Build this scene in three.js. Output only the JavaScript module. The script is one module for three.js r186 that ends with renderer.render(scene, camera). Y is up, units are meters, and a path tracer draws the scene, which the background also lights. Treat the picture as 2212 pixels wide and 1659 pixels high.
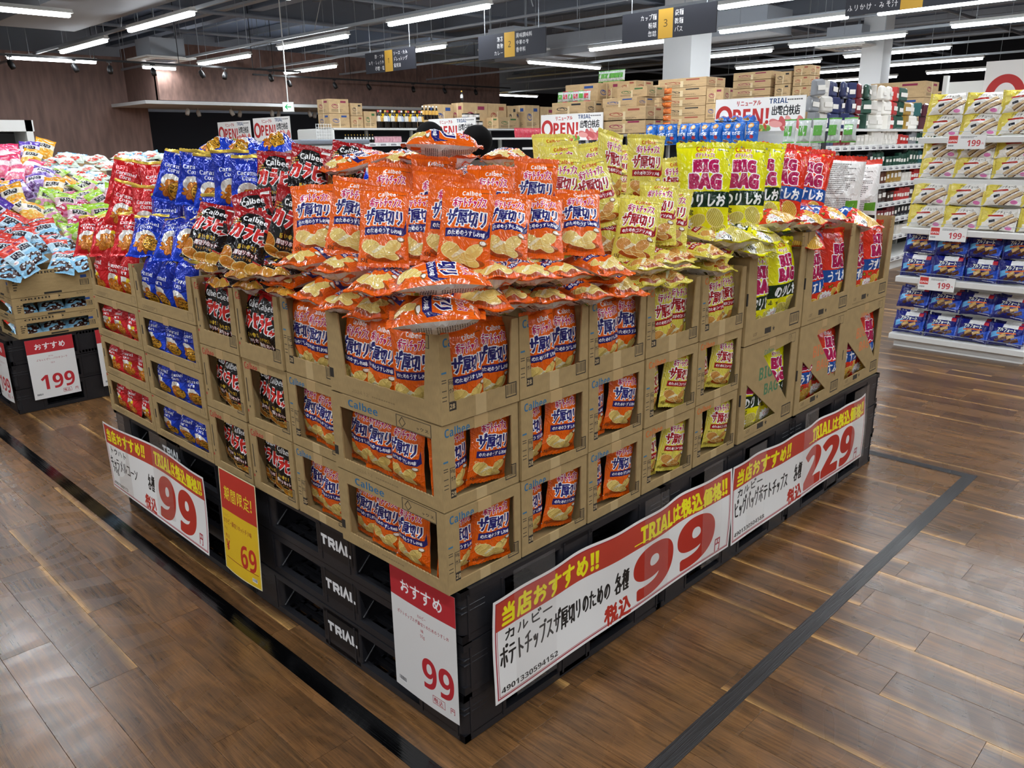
import * as THREE from 'three';
import { RoundedBoxGeometry } from 'three/addons/geometries/RoundedBoxGeometry.js';
import { mergeGeometries } from 'three/addons/utils/BufferGeometryUtils.js';
import { ImprovedNoise } from 'three/addons/math/ImprovedNoise.js';
import { MarchingCubes } from 'three/addons/objects/MarchingCubes.js';
import { RectAreaLightUniformsLib } from 'three/addons/lights/RectAreaLightUniformsLib.js';

// ------------------------------------------------------------ camera, exposure
const scene = new THREE.Scene();
scene.background = new THREE.Color(0x050506);
const camera = new THREE.PerspectiveCamera(50.92, 2212 / 1659, 0.05, 120);
camera.position.set(-1.147, 1.4971, 1.3213);
camera.quaternion.setFromRotationMatrix(new THREE.Matrix4().makeBasis(
  new THREE.Vector3(0.698669, -0.015729, 0.715272), new THREE.Vector3(0.212931, 0.959025, -0.186899), new THREE.Vector3(-0.683024, 0.282884, 0.673391)));
const renderer = new THREE.WebGLRenderer({ antialias: true });
renderer.toneMapping = THREE.LinearToneMapping;
renderer.toneMappingExposure = 0.87;
renderer.shadowMap.enabled = true;
RectAreaLightUniformsLib.init();
const TUBE_POWER = 105, TUBE_GLOW = 20, TUBE_Y = 3.5;

// ------------------------------------------------------------ helpers
const PI = Math.PI, R = (d) => d * PI / 180;
function rng(s) { return () => { s = (s + 0x6d2b79f5) | 0; let t = Math.imul(s ^ (s >>> 15), 1 | s); t = (t + Math.imul(t ^ (t >>> 7), 61 | t)) ^ t; return ((t ^ (t >>> 14)) >>> 0) / 4294967296; }; }
const rnd = rng(7), rr = (a, b) => a + (b - a) * rnd();
const IN = new ImprovedNoise(), ns = (x, y, z = 0) => IN.noise(x + 0.37, y + 0.71, z + 0.13);
const used = {};
function numbered(n) { const k = used[n] = (used[n] ?? -1) + 1; return k ? `${n}_${String(k).padStart(3, '0')}` : n; }
function tag(o, label, category, group) { o.userData = { label, category }; if (group) o.userData.group = group; return o; }
function thing(name, label, category, pos = [0, 0, 0], yaw = 0, group) {
  const o = new THREE.Group(); o.name = numbered(name); scene.add(o); o.position.set(...pos); o.rotation.y = yaw; return tag(o, label, category, group);
}
function me(name, g, m, parent) { const o = new THREE.Mesh(g, m); o.name = name; o.castShadow = o.receiveShadow = true; parent.add(o); return o; }
function solo(name, g, m, label, category, group) { const o = me(numbered(name), g, m, scene); return tag(o, label, category, group); }
function struct(name, g, m, parent) { const o = me(name, g, m, parent ?? scene); if (!parent) o.userData.kind = 'structure'; return o; }
function copy(p, base, label, category, group) { const c = p.clone(); c.name = numbered(base); scene.add(c); return tag(c, label, category, group); }
const bx = (w, h, d, x = 0, y = 0, z = 0) => new THREE.BoxGeometry(w, h, d).translate(x, y, z);
const rb = (w, h, d, x = 0, y = 0, z = 0, r = 0.004) => new RoundedBoxGeometry(w, h, d, 2, r).translate(x, y, z);
const cyl = (r, h, x = 0, y = 0, z = 0, n = 10) => new THREE.CylinderGeometry(r, r, h, n).translate(x, y, z);
const mg = (a) => { const i = a.some((g) => !g.index); return mergeGeometries(i ? a.map((g) => (g.index ? g.toNonIndexed() : g)) : a); };
function rod(a, b, r, n = 8) { const A = new THREE.Vector3(...a), B = new THREE.Vector3(...b), d = B.clone().sub(A); const g = new THREE.CylinderGeometry(r, r, d.length(), n); g.applyQuaternion(new THREE.Quaternion().setFromUnitVectors(new THREE.Vector3(0, 1, 0), d.normalize())); return g.translate(...A.add(B).multiplyScalar(0.5).toArray()); }
const std = (o) => new THREE.MeshStandardMaterial(o), phy = (o) => new THREE.MeshPhysicalMaterial(o);
function cvs(w, h, draw, rep) { const c = document.createElement('canvas'); c.width = w; c.height = h; draw(c.getContext('2d'), w, h); const t = new THREE.CanvasTexture(c); t.colorSpace = THREE.SRGBColorSpace; t.anisotropy = 8; if (rep) t.wrapS = t.wrapT = THREE.RepeatWrapping; return t; }
function field(w, h, f) { const d = new Uint8Array(w * h * 4); for (let y = 0; y < h; y++) for (let x = 0; x < w; x++) { const v = Math.max(0, Math.min(255, f(x / w, y / h) * 255)), i = (y * w + x) * 4; d[i] = d[i + 1] = d[i + 2] = v; d[i + 3] = 255; } const t = new THREE.DataTexture(d, w, h); t.magFilter = THREE.LinearFilter; t.wrapS = t.wrapT = THREE.RepeatWrapping; t.needsUpdate = true; return t; }
const ORD = ['first', 'second', 'third', 'fourth', 'fifth', 'sixth', 'seventh', 'eighth', 'ninth', 'tenth', 'eleventh', 'twelfth', 'thirteenth', 'fourteenth', 'fifteenth', 'sixteenth', 'seventeenth', 'eighteenth', 'nineteenth', 'twentieth'];
const TENS = ['twenty', 'thirty', 'forty', 'fifty', 'sixty'];
const ord = (i) => ORD[i] ?? `${TENS[Math.floor((i + 1) / 10) - 2]}-${(i + 1) % 10 ? ORD[(i + 1) % 10 - 1] : 'tenth'}`;

// ------------------------------------------------------------ stroke lettering (kana and kanji drawn as pen strokes on a 20 x 20 grid)
const GL = {};
for (const line of `
お 26b6 ~626f3h2e6bc9gbgfch e4h7|す 15i5 ~b1b9ad7d6a88babe9h6j|め ~436b9g ~d2ab5g2d48a5g7hcehbi|の ~a48c4g2b55a3g6hcdg9h
た 16a6 622h b8h8 ~acagegig|う 72c4 ~3997e8fccg7j|し ~626d7hbhfehb|り ~53485b ~d3e9de8i|は ~433a4h 86i6 ~d2ddbg8f9dbdhh
と 537a ~f57a4e8hgh|る 53e35b ~5bb9gceh9i8fcg|ん ~923h7babbgehic|つ ~27a5g7gcbg6h|ゆ ~344a3d49b6f8fcbd8c ~a2bbaf7j
み 44a4 ~a45g2e5bbchf ~f8edbi|そ 53e349g8 ~g8abaebhfi|よ a6g6 ~a2ae7h4f7dgh|れ ~525h ~2fb6d8dfehid|ふ ~93c5a9ccch9h ~6b2g ~ebhg
か ~17b7cbah7g ~623f f5ia|け ~433a4h 87i7 ~e2ebdg9j|む 25c5 ~626d4e3c5a6e7hfhfc e6h8|き 35f4 39h7 ~82cbed ~5d4f7hfh|さ 36g4 ~82cbed ~5d4f7hfh
い ~436e8h ~e5gagd|に ~433a4h 97g6 ~8d9ghg|て 25h5 ~h5a98decfh
カ 26g6fhbg ~829a2h|ル ~545b1h b3bgia|ヒ ~424f6hhh f649|ー 2aia|ホ 26i6 a2ai 5a2f fahf|テ 53f3 28i8 ~a8ad6i|ト 727i 78gc
チ f245 2aia ~a4ac6i|ツ 3559 8499 ~g5ed6i|フ 34g4 ~g4ed6i|ス 34e4 ~e4ac2h adhh|サ 17i7 626c ~e2ec7i|ク 722a 65g5 ~g5fc6i|ハ ~655a2g ~d4gaig
ウ a2a5 3a36h6 ~h6fd6i|キ 36g4 2bia 82ci|ヤ 28h5da 63bi|ラ 43f3 28g8 ~g8ed6i|メ ~f2cb2i 56ge|コ 34g4gg 2ghg|ン 3578 ~2hbeh5|リ 535b ~e3eb9i
ソ 346a ~g4fb7i|レ 535h ~5hdehb|シ 4275 287b ~2heeh7|セ 29i5ea 636g8hhh|ニ 45f5 2gig|ユ 35e5dg 2gig|ア 24h4 ~h4eaca ~a7ad4i|オ 26i6 c2ch9g ~c63g
当 a1a7 4366 g3d6 28g8gi 3dgd 2igi|店 a0a3 33i3 ~333b1i a5ad a8h8 6chchi6i6c|税 8224 1696 515j ~570d 589b a2c5 h2f5 b6h6hbbbb6 ~dbcg9j fbfhgiiijf
込 2255 195959 ~5a5g2j ~4h9jjj ~c2cb7f ~c2e9ie 82c2|価 ~622a 474j 73j3 87i7ii8i87 b3bi f3fi|格 1595 515j ~560d 588a ~d29a c4h4 ~h4ec8f ~c6ebje bdhdhjbjbd
各 ~7128 65e5 ~e5ac1f ~67cbje 5dfdfj5j5d|種 8224 1696 515j ~570d 589b b3i2 95j5 b7i7idbdb7 baia f2fi bgig 9jjj|円 33h3hjfj 333j a3aa 3aha
厚 32j2 ~323b1j 75h5hb7b75 78h8 7dhd ~hdefcf cfcj 5gjg|切 07a5 434f9e b4i4hjeh ~e4cd9j|味 15656e1e15 95i5 8aja e1ej ~ea8h ~eajh
期 04b4 313e 818e 3888 3b8b 0ebe ~4f1j 7f9i ~d2dbbj d2i2ijgj d7i7 dcic|間 222j 22828828 2585 c2i2ijgj c2c8i8 c5i5 7bdbdj7j7b 7fdf
限 222j 2282 ~825a ~5a8d4f b2h2haba b6h6 b2bi bieg ~ecgfji|定 a0a3 2724i4i7 59f9 a9ai aege ~5c5g1j ~5g9ijj|海 1244 0738 ~4d1j ~8257 84i4 97h7gj7j 978g 6cjc c7cj
苔 04j4 6166 d1d6 ~a74bfb d9gc 4efefj4j4e|乾 0393 4146 17858d1d17 1a8a 0g9g 4d4j ~c1a7 b5j5 b9h9 ~h9bfcijijf|物 ~3138 1686 515j 0c8a ~c18a b5j5hjfi ~e57e ~h58j
風 32h2 ~323b1j ~h2hejj 66e5 79d9dd7d79 a6ah 6hfg|調 0575 2363 1868 1b6b 1e6e6i1i1e ~929c8j 92j2jjhj c5h5 e4e8 b8i8 cbhbhfcfcb|料 414j 0898 1336 8366 ~481f 489d b3d5 a8ca 9fjd g1gj
中 25h5hc2c25 a1aj|華 03j3 6165 d1d5 27h7 0bjb 676f d7df 2fhf a6aj|素 14i4 37h7 0aja a1aa ~ba5edf ~ec5hgh ahaj|香 e142 05j5 a2aa ~a51b ~a5jb 4bfbfj4j4b 4fff
辛 a0a3 24i4 6578 e5c8 09j9 2ehe a9aj|粉 414j 0898 1336 8366 ~481f 489d ~c28a ~f1ja 9ahahjei ~dabf8j|類 4149 0595 1323 0c9c ~4a1j ~4c9j a2j2 b5i5ifbfb5 b8i8 bbib ~dg9j hgjj
缶 ~5028 44h4 08j8 a4ai 2c2ihihc|詰 0575 2363 1868 1b6b 1e6e6i1i1e 95j5 e1e9 a9i9 adidijajad|袋 ~6138 353b 84j3 ~c1d7iaj8 a9ab 0cjc ~9c1i 4e4j9h ~9cejjj
麺 0292 1585 0898 5158 ~580e 3b8b ~8b2j ~3d9j b2j2 c6i6ijcjc6 e6ej g6gj ceie|酢 0292 15858i1i15 3236 6266 1c8c ~d1a8 c4j4 f4fj f9j9 feje|砂 0282 ~420d 38787h3h38 e1ea ~c4a9 g3j8 ~ibfgaj
糖 414j 0898 1336 8366 ~481f e0e3 93j3 ~939c8j b5i5i9 b7j7 b9i9 e3ec bdidijbjbd|塩 0686 424f 0f8e ~a186 a3j3 a6i6ibaba6 aeieij aeaj dedj gegj 8jjj|食 ~a017 ~a0j7 a5a7 58f8fe5e58 5bfb 585j9h ~9eehjj hfeh
用 ~333c1j 33h3hjfj 38h8 3dhd a3aj|油 1244 0738 ~4d1j 85j5ji8i85 d1di 8cjc|出 a1ai 3339h9h3 2b2iiiib|雲 22h2 1814i4i8 a2a9 5676 5878 c8f8 4bgb 0eje ~ae4ifi eghj
白 ~b094 34h4hj3j34 3bhb|枝 1595 515j ~560d 588a 95j5 e1e9 a9h9 ~h9df8j ~b9dejj|汁 1244 0738 ~4d1j 99j9 e1ej|感 32j2 ~323a1f ~c0d8jejb 56a6 58a8ac5c58 ~i5ce 2g1j 6f7jejeh hgij
深 1244 0738 ~4d1j 7573j3j5 ~b48 f4i8 7cjc d8dj ~dc7i ~dcji|茶 03j3 6165 d1d5 ~a60c ~a6jc 5dfd a9aj ~9d4h bdgh|旨 f244 5258g8 5agagj5j5a 5fgf|専 14i4 37h7hc3c37 a0ag 1fif f9fj|門 222j 22828828 2585 c2i2ijgj c2c8i8 c5i5`.split(/[|\n]/)) if (line) { const [c, ...s] = line.split(' '); GL[c] = s; }
const MARK = {};
for (const p of 'ガカ ギキ グク ザサ ジシ ゼセ ドト バハ ビヒ ブフ がか ぎき じし だた ぶふ'.split(' ')) MARK[p[0]] = [p[1], 'd'];
for (const p of 'パハ プフ ポホ ピヒ ぷふ ぽほ'.split(' ')) MARK[p[0]] = [p[1], 'h'];
const SMALL = {}; for (const p of 'ッツ ャヤ ュユ ョヨ ォオ っつ ょよ ゃや'.split(' ')) SMALL[p[0]] = p[1];
const gv = (ch) => parseInt(ch, 20);
function glyphPath(c, ch, x, y, w, h) {
  let k = ch, s = 1;
  if (SMALL[k]) { k = SMALL[k]; s = 0.72; }
  const mk = MARK[k]; if (mk) k = mk[0];
  const st = GL[k]; if (!st) return;
  const X = (v) => x + (gv(v) / 19 * s + (1 - s) * 0.4) * w, Y = (v) => y + (gv(v) / 19 * s + (1 - s)) * h;
  for (let q of st) {
    const cur = q[0] === '~'; if (cur) q = q.slice(1);
    const p = []; for (let i = 0; i + 1 < q.length; i += 2) p.push([X(q[i]), Y(q[i + 1])]);
    c.moveTo(...p[0]);
    if (!cur || p.length < 3) for (let i = 1; i < p.length; i++) c.lineTo(...p[i]);
    else { for (let i = 1; i < p.length - 2; i++) c.quadraticCurveTo(...p[i], (p[i][0] + p[i + 1][0]) / 2, (p[i][1] + p[i + 1][1]) / 2); c.quadraticCurveTo(...p[p.length - 2], ...p[p.length - 1]); }
  }
  if (mk?.[1] === 'd') { c.moveTo(x + w * 0.8, y); c.lineTo(x + w * 0.88, y + h * 0.16); c.moveTo(x + w * 0.95, y - h * 0.05); c.lineTo(x + w * 1.03, y + h * 0.11); }
  if (mk?.[1] === 'h') { c.moveTo(x + w * 1.02, y + h * 0.06); c.arc(x + w * 0.93, y + h * 0.06, w * 0.09, 0, PI * 2); }
}
// writes a line of mixed text; s em size, o.sx width factor, o.w pen weight, o.c colour, o.oc/o.ow outline, o.al alignment, o.vert vertical
function jt(c, str, x, y, s, o = {}) {
  const sx = o.sx ?? 1, pen = (o.w ?? 0.11) * s, gap = o.gap ?? 0.12, font = `${o.thin ? '' : 'bold '}${s * 1.16}px sans-serif`;
  c.font = font; c.lineCap = o.cap ?? 'round'; c.lineJoin = 'round'; c.textBaseline = 'alphabetic'; c.textAlign = 'left';
  const adv = (ch) => (ch === ' ' ? s * 0.35 * sx : /[!-~¥]/.test(ch) ? c.measureText(ch).width * (o.lx ?? sx) : (SMALL[ch] ? 0.86 : 1) * s * sx * (1 + gap));
  const total = o.vert ? 0 : [...str].reduce((a, ch) => a + adv(ch), 0);
  let X0 = x - (o.al === 'c' ? total / 2 : o.al === 'r' ? total : 0);
  const run = (style, wpen, extra) => {
    let X = X0, Y = y; c.strokeStyle = c.fillStyle = style;
    for (const ch of str) {
      if (/[!-~¥]/.test(ch)) { c.save(); c.translate(X, Y + s * 0.93); c.scale(o.lx ?? sx, 1); c.font = font; if (extra || o.lw) { c.lineWidth = extra * 2 + (o.lw ?? 0) * s; c.strokeText(ch, 0, 0); } c.fillText(ch, 0, 0); c.restore(); } else if (ch === '・') { c.beginPath(); c.arc(X + s * sx * 0.5, Y + s * 0.5, pen * 0.8 + extra, 0, 7); c.fill(); } else if (ch !== ' ') { c.beginPath(); c.lineWidth = wpen; glyphPath(c, ch, X + s * sx * 0.04, Y + s * 0.04, s * sx * 0.92, s * 0.92); c.stroke(); }
      if (o.vert) Y += s * 1.12; else X += adv(ch);
    }
  };
  if (o.oc) run(o.oc, pen + 2 * (o.ow ?? 0.1) * s, (o.ow ?? 0.1) * s);
  run(o.c ?? '#000', pen, 0);
  return total;
}
const rect = (c, col, x, y, w, h) => { c.fillStyle = col; c.fillRect(x, y, w, h); };
const poly = (c, col, pts) => { c.fillStyle = col; c.beginPath(); pts.forEach((p, i) => (i ? c.lineTo(...p) : c.moveTo(...p))); c.closePath(); c.fill(); };
const ell = (c, col, x, y, a, b, r = 0) => { c.fillStyle = col; c.beginPath(); c.ellipse(x, y, a, b, r, 0, PI * 2); c.fill(); };
function barcode(c, x, y, w, h, seed = 3) { const r = rng(seed); rect(c, '#fff', x, y, w, h); let X = x + 2; while (X < x + w - 3) { const t = 1 + r() * 2.2; rect(c, '#222', X, y + 1, t, h * 0.8); X += t + 1 + r() * 2; } }
function tiny(c, x, y, w, h, rows, col, seed = 1) { const r = rng(seed); c.fillStyle = col; const rh = h / rows; for (let i = 0; i < rows; i++) { let X = x; const e = x + w * (0.6 + 0.4 * r()); while (X < e) { const l = rh * (0.3 + r() * 0.5); c.fillRect(X, y + i * rh, l, rh * 0.5); X += l + rh * 0.22; } } }
function burst(c, col, x, y, r1, r2, n) { c.fillStyle = col; c.beginPath(); for (let i = 0; i < n * 2; i++) { const a = i * PI / n, r = i % 2 ? r2 : r1; c.lineTo(x + Math.cos(a) * r, y + Math.sin(a) * r * 0.9); } c.fill(); }
function star(c, col, x, y, r, a0 = 0) { c.fillStyle = col; c.beginPath(); for (let i = 0; i < 10; i++) { const a = a0 + i * PI / 5 - PI / 2, q = i % 2 ? r * 0.42 : r; c.lineTo(x + Math.cos(a) * q, y + Math.sin(a) * q); } c.fill(); }
function chip(c, x, y, a, b, r, base = '#e2c25a', line = '#c49a33', n = 9) { c.save(); c.translate(x, y); c.rotate(r); ell(c, base, 0, 0, a, b); c.beginPath(); c.ellipse(0, 0, a, b, 0, 0, 7); c.clip(); c.strokeStyle = line; c.lineWidth = a / n * 0.5; for (let i = -n; i <= n; i++) { c.beginPath(); c.moveTo(i * a / n, -b); c.quadraticCurveTo(i * a / n + a * 0.12, 0, i * a / n, b); c.stroke(); } c.restore(); c.save(); c.translate(x, y); c.rotate(r); c.strokeStyle = '#f4e3a0'; c.lineWidth = Math.max(1, a * 0.06); c.beginPath(); c.ellipse(0, 0, a, b, 0, 0, 7); c.stroke(); c.restore(); }
// ------------------------------------------------------------ printed bag artwork (front on the left half, back on the right half)
const FW = 320, FH = 512;
function stripes(c, a, b, n = 26) { rect(c, a, 0, 0, FW * 2, FH); c.strokeStyle = b; c.lineWidth = FW / n * 0.4; for (let i = -4; i < n * 2 + 6; i++) { c.beginPath(); c.moveTo(i * FW / n + 16, 0); c.lineTo(i * FW / n - 16, FH); c.stroke(); } }
function backSide(c, edge, seed) {   // white information panel on the back of a bag
  const x = FW; rect(c, '#e9e7e3', x, FH * 0.05, FW, FH * 0.9);
  rect(c, edge, x, 0, FW, FH * 0.06); rect(c, edge, x, FH * 0.94, FW, FH * 0.06);
  rect(c, edge, x + 20, FH * 0.76, 92, 64); ell(c, '#f3efe6', x + 84, FH * 0.82, 20, 26);
  poly(c, '#6d9a3c', [[x + 120, FH * 0.72], [x + 200, FH * 0.7], [x + 190, FH * 0.76], [x + 120, FH * 0.76]]); rect(c, '#e3c04a', x + 130, FH * 0.77, 60, 12);
  rect(c, '#25211f', x + 205, FH * 0.74, 100, 22); barcode(c, x + 205, FH * 0.8, 92, 58, seed);
  tiny(c, x + 24, FH * 0.1, 250, 210, 16, '#5b5652', seed); tiny(c, x + 24, FH * 0.55, 260, 86, 7, '#5b5652', seed + 1);
}
function chipsPrint(c, base, line, y = 385) {
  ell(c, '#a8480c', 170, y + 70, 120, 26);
  chip(c, 128, y + 52, 58, 24, 0.12, base, line); chip(c, 196, y + 62, 62, 22, 0.25, base, line); chip(c, 172, y + 36, 64, 24, 0.1, base, line);
  chip(c, 220, y + 8, 56, 34, -0.5, base, line); chip(c, 82, y + 14, 62, 42, 0.35, base, line);
  poly(c, '#f6ecc2', [[138, y + 2], [170, y + 14], [96, y + 52], [84, y + 44]]);
}
function thickCut(c, p) {
  stripes(c, p.bg, p.bg2);
  jt(c, 'Calbee', 178, 44, 34, { c: p.logo, al: 'c', lx: 0.92, oc: p.bg, ow: 0.04 });
  c.save(); c.transform(1, -0.03, -0.04, 1, 6, 4); jt(c, 'ポテトチップス', 170, 86, 64, { c: p.t1, oc: '#fff', ow: 0.06, w: 0.12, sx: 0.46, al: 'c', gap: 0.02 }); c.restore();
  c.save(); c.transform(1, 0, -0.05, 1, 12, 0); jt(c, 'ザ厚切り', 164, 160, 100, { c: p.t2, oc: '#fff', ow: 0.055, w: 0.125, sx: 0.64, al: 'c', gap: 0.02, cap: 'square' }); c.restore();
  poly(c, p.t2, [[36, 276], [292, 272], [304, 214], [310, 300], [288, 322], [34, 324]]);
  jt(c, p.flavour, 164, 284, 31, { c: '#fff', w: 0.13, sx: 0.82, al: 'c', gap: 0.02 });
  jt(c, 'ザクッと', 22, 344, 20, { c: p.note, w: 0.12, sx: 0.85 }); jt(c, '食感!', 32, 370, 19, { c: p.note, w: 0.12, sx: 0.85 });
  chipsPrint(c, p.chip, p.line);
  ell(c, '#8a5a2a', 272, 346, 26, 17); ell(c, '#fbf7ec', 272, 343, 19, 11);
  jt(c, '55g', 18, 462, 24, { c: p.dark }); tiny(c, 236, 52, 64, 10, 1, '#54301a', 5);
  backSide(c, p.bg, 11);
}
const ART = {
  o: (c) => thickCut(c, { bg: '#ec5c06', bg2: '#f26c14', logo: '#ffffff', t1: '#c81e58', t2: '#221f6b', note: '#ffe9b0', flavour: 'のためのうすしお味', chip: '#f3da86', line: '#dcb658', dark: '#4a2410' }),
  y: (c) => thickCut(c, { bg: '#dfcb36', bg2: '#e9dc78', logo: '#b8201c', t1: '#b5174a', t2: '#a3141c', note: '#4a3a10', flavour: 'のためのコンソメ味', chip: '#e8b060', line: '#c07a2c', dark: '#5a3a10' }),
  k: (c) => {
    rect(c, '#a3161a', 0, 0, FW * 2, FH); poly(c, '#100c0c', [[96, 40], [220, 50], [300, 210], [320, 330], [320, 512], [0, 512], [0, 200]]);
    jt(c, 'Calbee', 170, 74, 56, { c: '#fff', al: 'c', lx: 0.9 });
    c.save(); c.transform(1, 0.06, -0.12, 1, 32, -6); jt(c, 'カラビ', 4, 140, 150, { c: '#d4251f', oc: '#fff', ow: 0.05, w: 0.19, sx: 0.6, gap: 0.0, cap: 'butt' }); c.restore();
    poly(c, '#fff', [[232, 268], [276, 236], [274, 262], [320, 252], [258, 316], [262, 284], [224, 306]]); poly(c, '#d4251f', [[240, 270], [268, 248], [268, 270], [306, 260], [264, 300], [266, 278], [238, 292]]);
    jt(c, '旨い辛さ!', 96, 322, 36, { c: '#e8c93a', w: 0.13, sx: 0.85, oc: '#4a1208', ow: 0.07 });
    jt(c, '厚切りホット', 84, 366, 40, { c: '#fff', w: 0.13, sx: 0.78, oc: '#8a1414', ow: 0.07, gap: 0.02 }); jt(c, 'ホットチリ味', 96, 412, 24, { c: '#f3b04a', w: 0.12, sx: 0.85 });
    chip(c, 30, 400, 58, 40, 0.9, '#d98a24', '#a8560f'); chip(c, 70, 470, 74, 34, 0.3, '#e0962c', '#ad5b12'); chip(c, 176, 484, 76, 34, 0, '#e6a637', '#b5691a'); chip(c, 264, 470, 74, 40, -0.3, '#edb94a', '#c98a2a');
    poly(c, '#c8201c', [[236, 420], [290, 428], [306, 410], [296, 436], [240, 432]]); rect(c, '#f1efe8', 236, 26, 70, 28); tiny(c, 242, 34, 56, 10, 1, '#555', 4);
    tiny(c, 14, 120, 60, 60, 3, '#c9a53a', 8); backSide(c, '#a3161a', 15); rect(c, '#1c3f8a', FW + 20, 250, 280, 34);
  },
  g: (c) => bigBag(c, { bg: '#efe90c', logo: '#b3202a', big: '#b81c58', band: '#12301c', flavour: 'のりしお', chip: '#dfd27c', line: '#b9a83e', star: '#a8aa9c' }),
  r: (c) => bigBag(c, { bg: '#e2341a', logo: '#c01f3a', big: '#b01350', band: '#1b4f9e', flavour: 'うすしお', chip: '#ecc35a', line: '#cf9a34', star: '#f0cf3a' }),
  c: (c) => corn(c, '#c40f18', '#e0252b', null), b: (c) => corn(c, '#0c2da8', '#1c48d8', '#e0a32c'),
};
function bigBag(c, p) {
  rect(c, p.bg, 0, 0, FW * 2, FH); const r = rng(4); for (let i = 0; i < 15; i++) star(c, p.star, 10 + r() * 300, 20 + r() * 200, 4 + r() * 12, r());
  jt(c, 'Calbee', 160, 22, 32, { c: p.logo, al: 'c', lx: 0.85 }); jt(c, 'ポテトチップス', 160, 58, 26, { c: '#b3201c', oc: '#fff', ow: 0.08, sx: 0.62, al: 'c', gap: 0.02 });
  jt(c, 'BIG', 165, 92, 72, { c: p.big, oc: '#fff', ow: 0.07, lw: 0.14, al: 'c', lx: 1.05 }); jt(c, 'BAG', 165, 166, 84, { c: p.big, oc: '#fff', ow: 0.06, lw: 0.14, al: 'c', lx: 1.02 });
  poly(c, p.band, [[0, 268], [320, 256], [320, 336], [0, 348]]);
  c.save(); c.transform(1, -0.03, -0.06, 1, 20, 6); jt(c, p.flavour, 166, 266, 76, { c: '#fff', w: 0.15, sx: 0.82, al: 'c', gap: 0.0 }); c.restore();
  for (const [x, y, a, b, q] of [[60, 450, 60, 36, 0.4], [150, 470, 66, 34, 0.1], [252, 466, 60, 40, -0.4], [236, 392, 56, 44, 0.5], [130, 410, 48, 30, -0.3]]) chip(c, x, y, a, b, q, p.chip, p.line, 5);
  jt(c, 'ふわっと', 12, 356, 28, { c: '#e8df2c', oc: '#111', ow: 0.12, w: 0.1, sx: 0.85, gap: 0 }); burst(c, '#f6f6f4', 60, 446, 56, 42, 14); jt(c, 'ビッグ', 60, 424, 20, { c: '#c01f3a', al: 'c', sx: 0.8, w: 0.1 }); jt(c, '160g', 62, 448, 30, { c: '#16140f', al: 'c', lx: 0.8 });
  tiny(c, 236, 40, 60, 9, 1, '#3a3a1a', 5); backSide(c, p.bg, 21); poly(c, '#5f9a2a', [[FW + 210, 300], [FW + 300, 290], [FW + 300, 350], [FW + 210, 350]]);
}
function corn(c, bg, bg2, badge) {   // puffed corn in a bowl; the packet's face is left out
  rect(c, bg, 0, 0, FW * 2, FH); poly(c, bg2, [[0, 330], [320, 250], [320, 512], [0, 512]]); poly(c, bg2, [[FW, 330], [FW * 2, 250], [FW * 2, 512], [FW, 512]]);
  jt(c, 'Tohato', 160, 36, 26, { c: '#fff', al: 'c', lx: 0.9 });
  c.textAlign = 'center'; c.fillStyle = '#fff'; c.font = 'bold 50px serif'; c.fillText('Caramel', 166, 196); c.fillText('Corn', 166, 242);
  ell(c, '#f3efe6', 160, 330, 96, 70); const r = rng(6); for (let i = 0; i < 34; i++) { const a = r() * 6.28, q = Math.sqrt(r()) * 88, x = 164 + Math.cos(a) * q * 1.1, y = 396 + Math.sin(a) * q * 0.8; c.strokeStyle = '#a8550e'; c.lineWidth = 27; c.lineCap = 'round'; const s = r() * 6.28; c.beginPath(); c.arc(x, y, 18, s, s + 3.2); c.stroke(); c.strokeStyle = ['#e08a24', '#eaa23a', '#d67c1c'][i % 3]; c.lineWidth = 20; c.beginPath(); c.arc(x, y, 18, s, s + 3.2); c.stroke(); }
  if (badge) { ell(c, '#2a1806', 222, 398, 72, 72); ell(c, badge, 222, 398, 68, 68); jt(c, 'コク深', 222, 350, 44, { c: '#231405', al: 'c', sx: 0.85, w: 0.12, gap: 0 }); jt(c, '塩キャラメル', 222, 402, 24, { c: '#231405', al: 'c', sx: 0.8, w: 0.12, gap: 0 }); jt(c, '味', 222, 432, 20, { c: '#231405', al: 'c' }); } else ell(c, '#f0d02c', 236, 292, 22, 22);
  backSide(c, bg, 31);
}
// soft jelly pouches and biscuits
function pouch(p) {
  return (c) => {
    rect(c, p.bg, 0, 0, FW * 2, FH); rect(c, p.top, 0, 0, FW * 2, 130); poly(c, p.bg2, [[0, 300], [640, 200], [640, 512], [0, 512]]);
    const r = rng(p.s); for (let i = 0; i < 9; i++) { const x = 30 + r() * 260, y = 320 + r() * 150; p.fruit(c, x, y, 34 + r() * 22, r); for (const q of [0]) p.fruit(c, x + FW + q, y, 40, r); }
    for (const x of [0, FW]) { rect(c, p.lab, x + 60, 150, 196, 92); jt(c, 'ぷるんと', x + 158, 160, 40, { c: '#fff', al: 'c', sx: 0.9, w: 0.13 }); jt(c, 'ゼリー', x + 158, 204, 32, { c: '#fff', al: 'c', sx: 0.9 }); jt(c, 'ORIHIRO', x + 160, 60, 26, { c: '#1d2f7a', al: 'c', lx: 0.9 }); ell(c, '#fff', x + 50, 280, 34, 26); tiny(c, x + 24, 272, 52, 18, 2, '#c02040', p.s); }
  };
}
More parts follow.
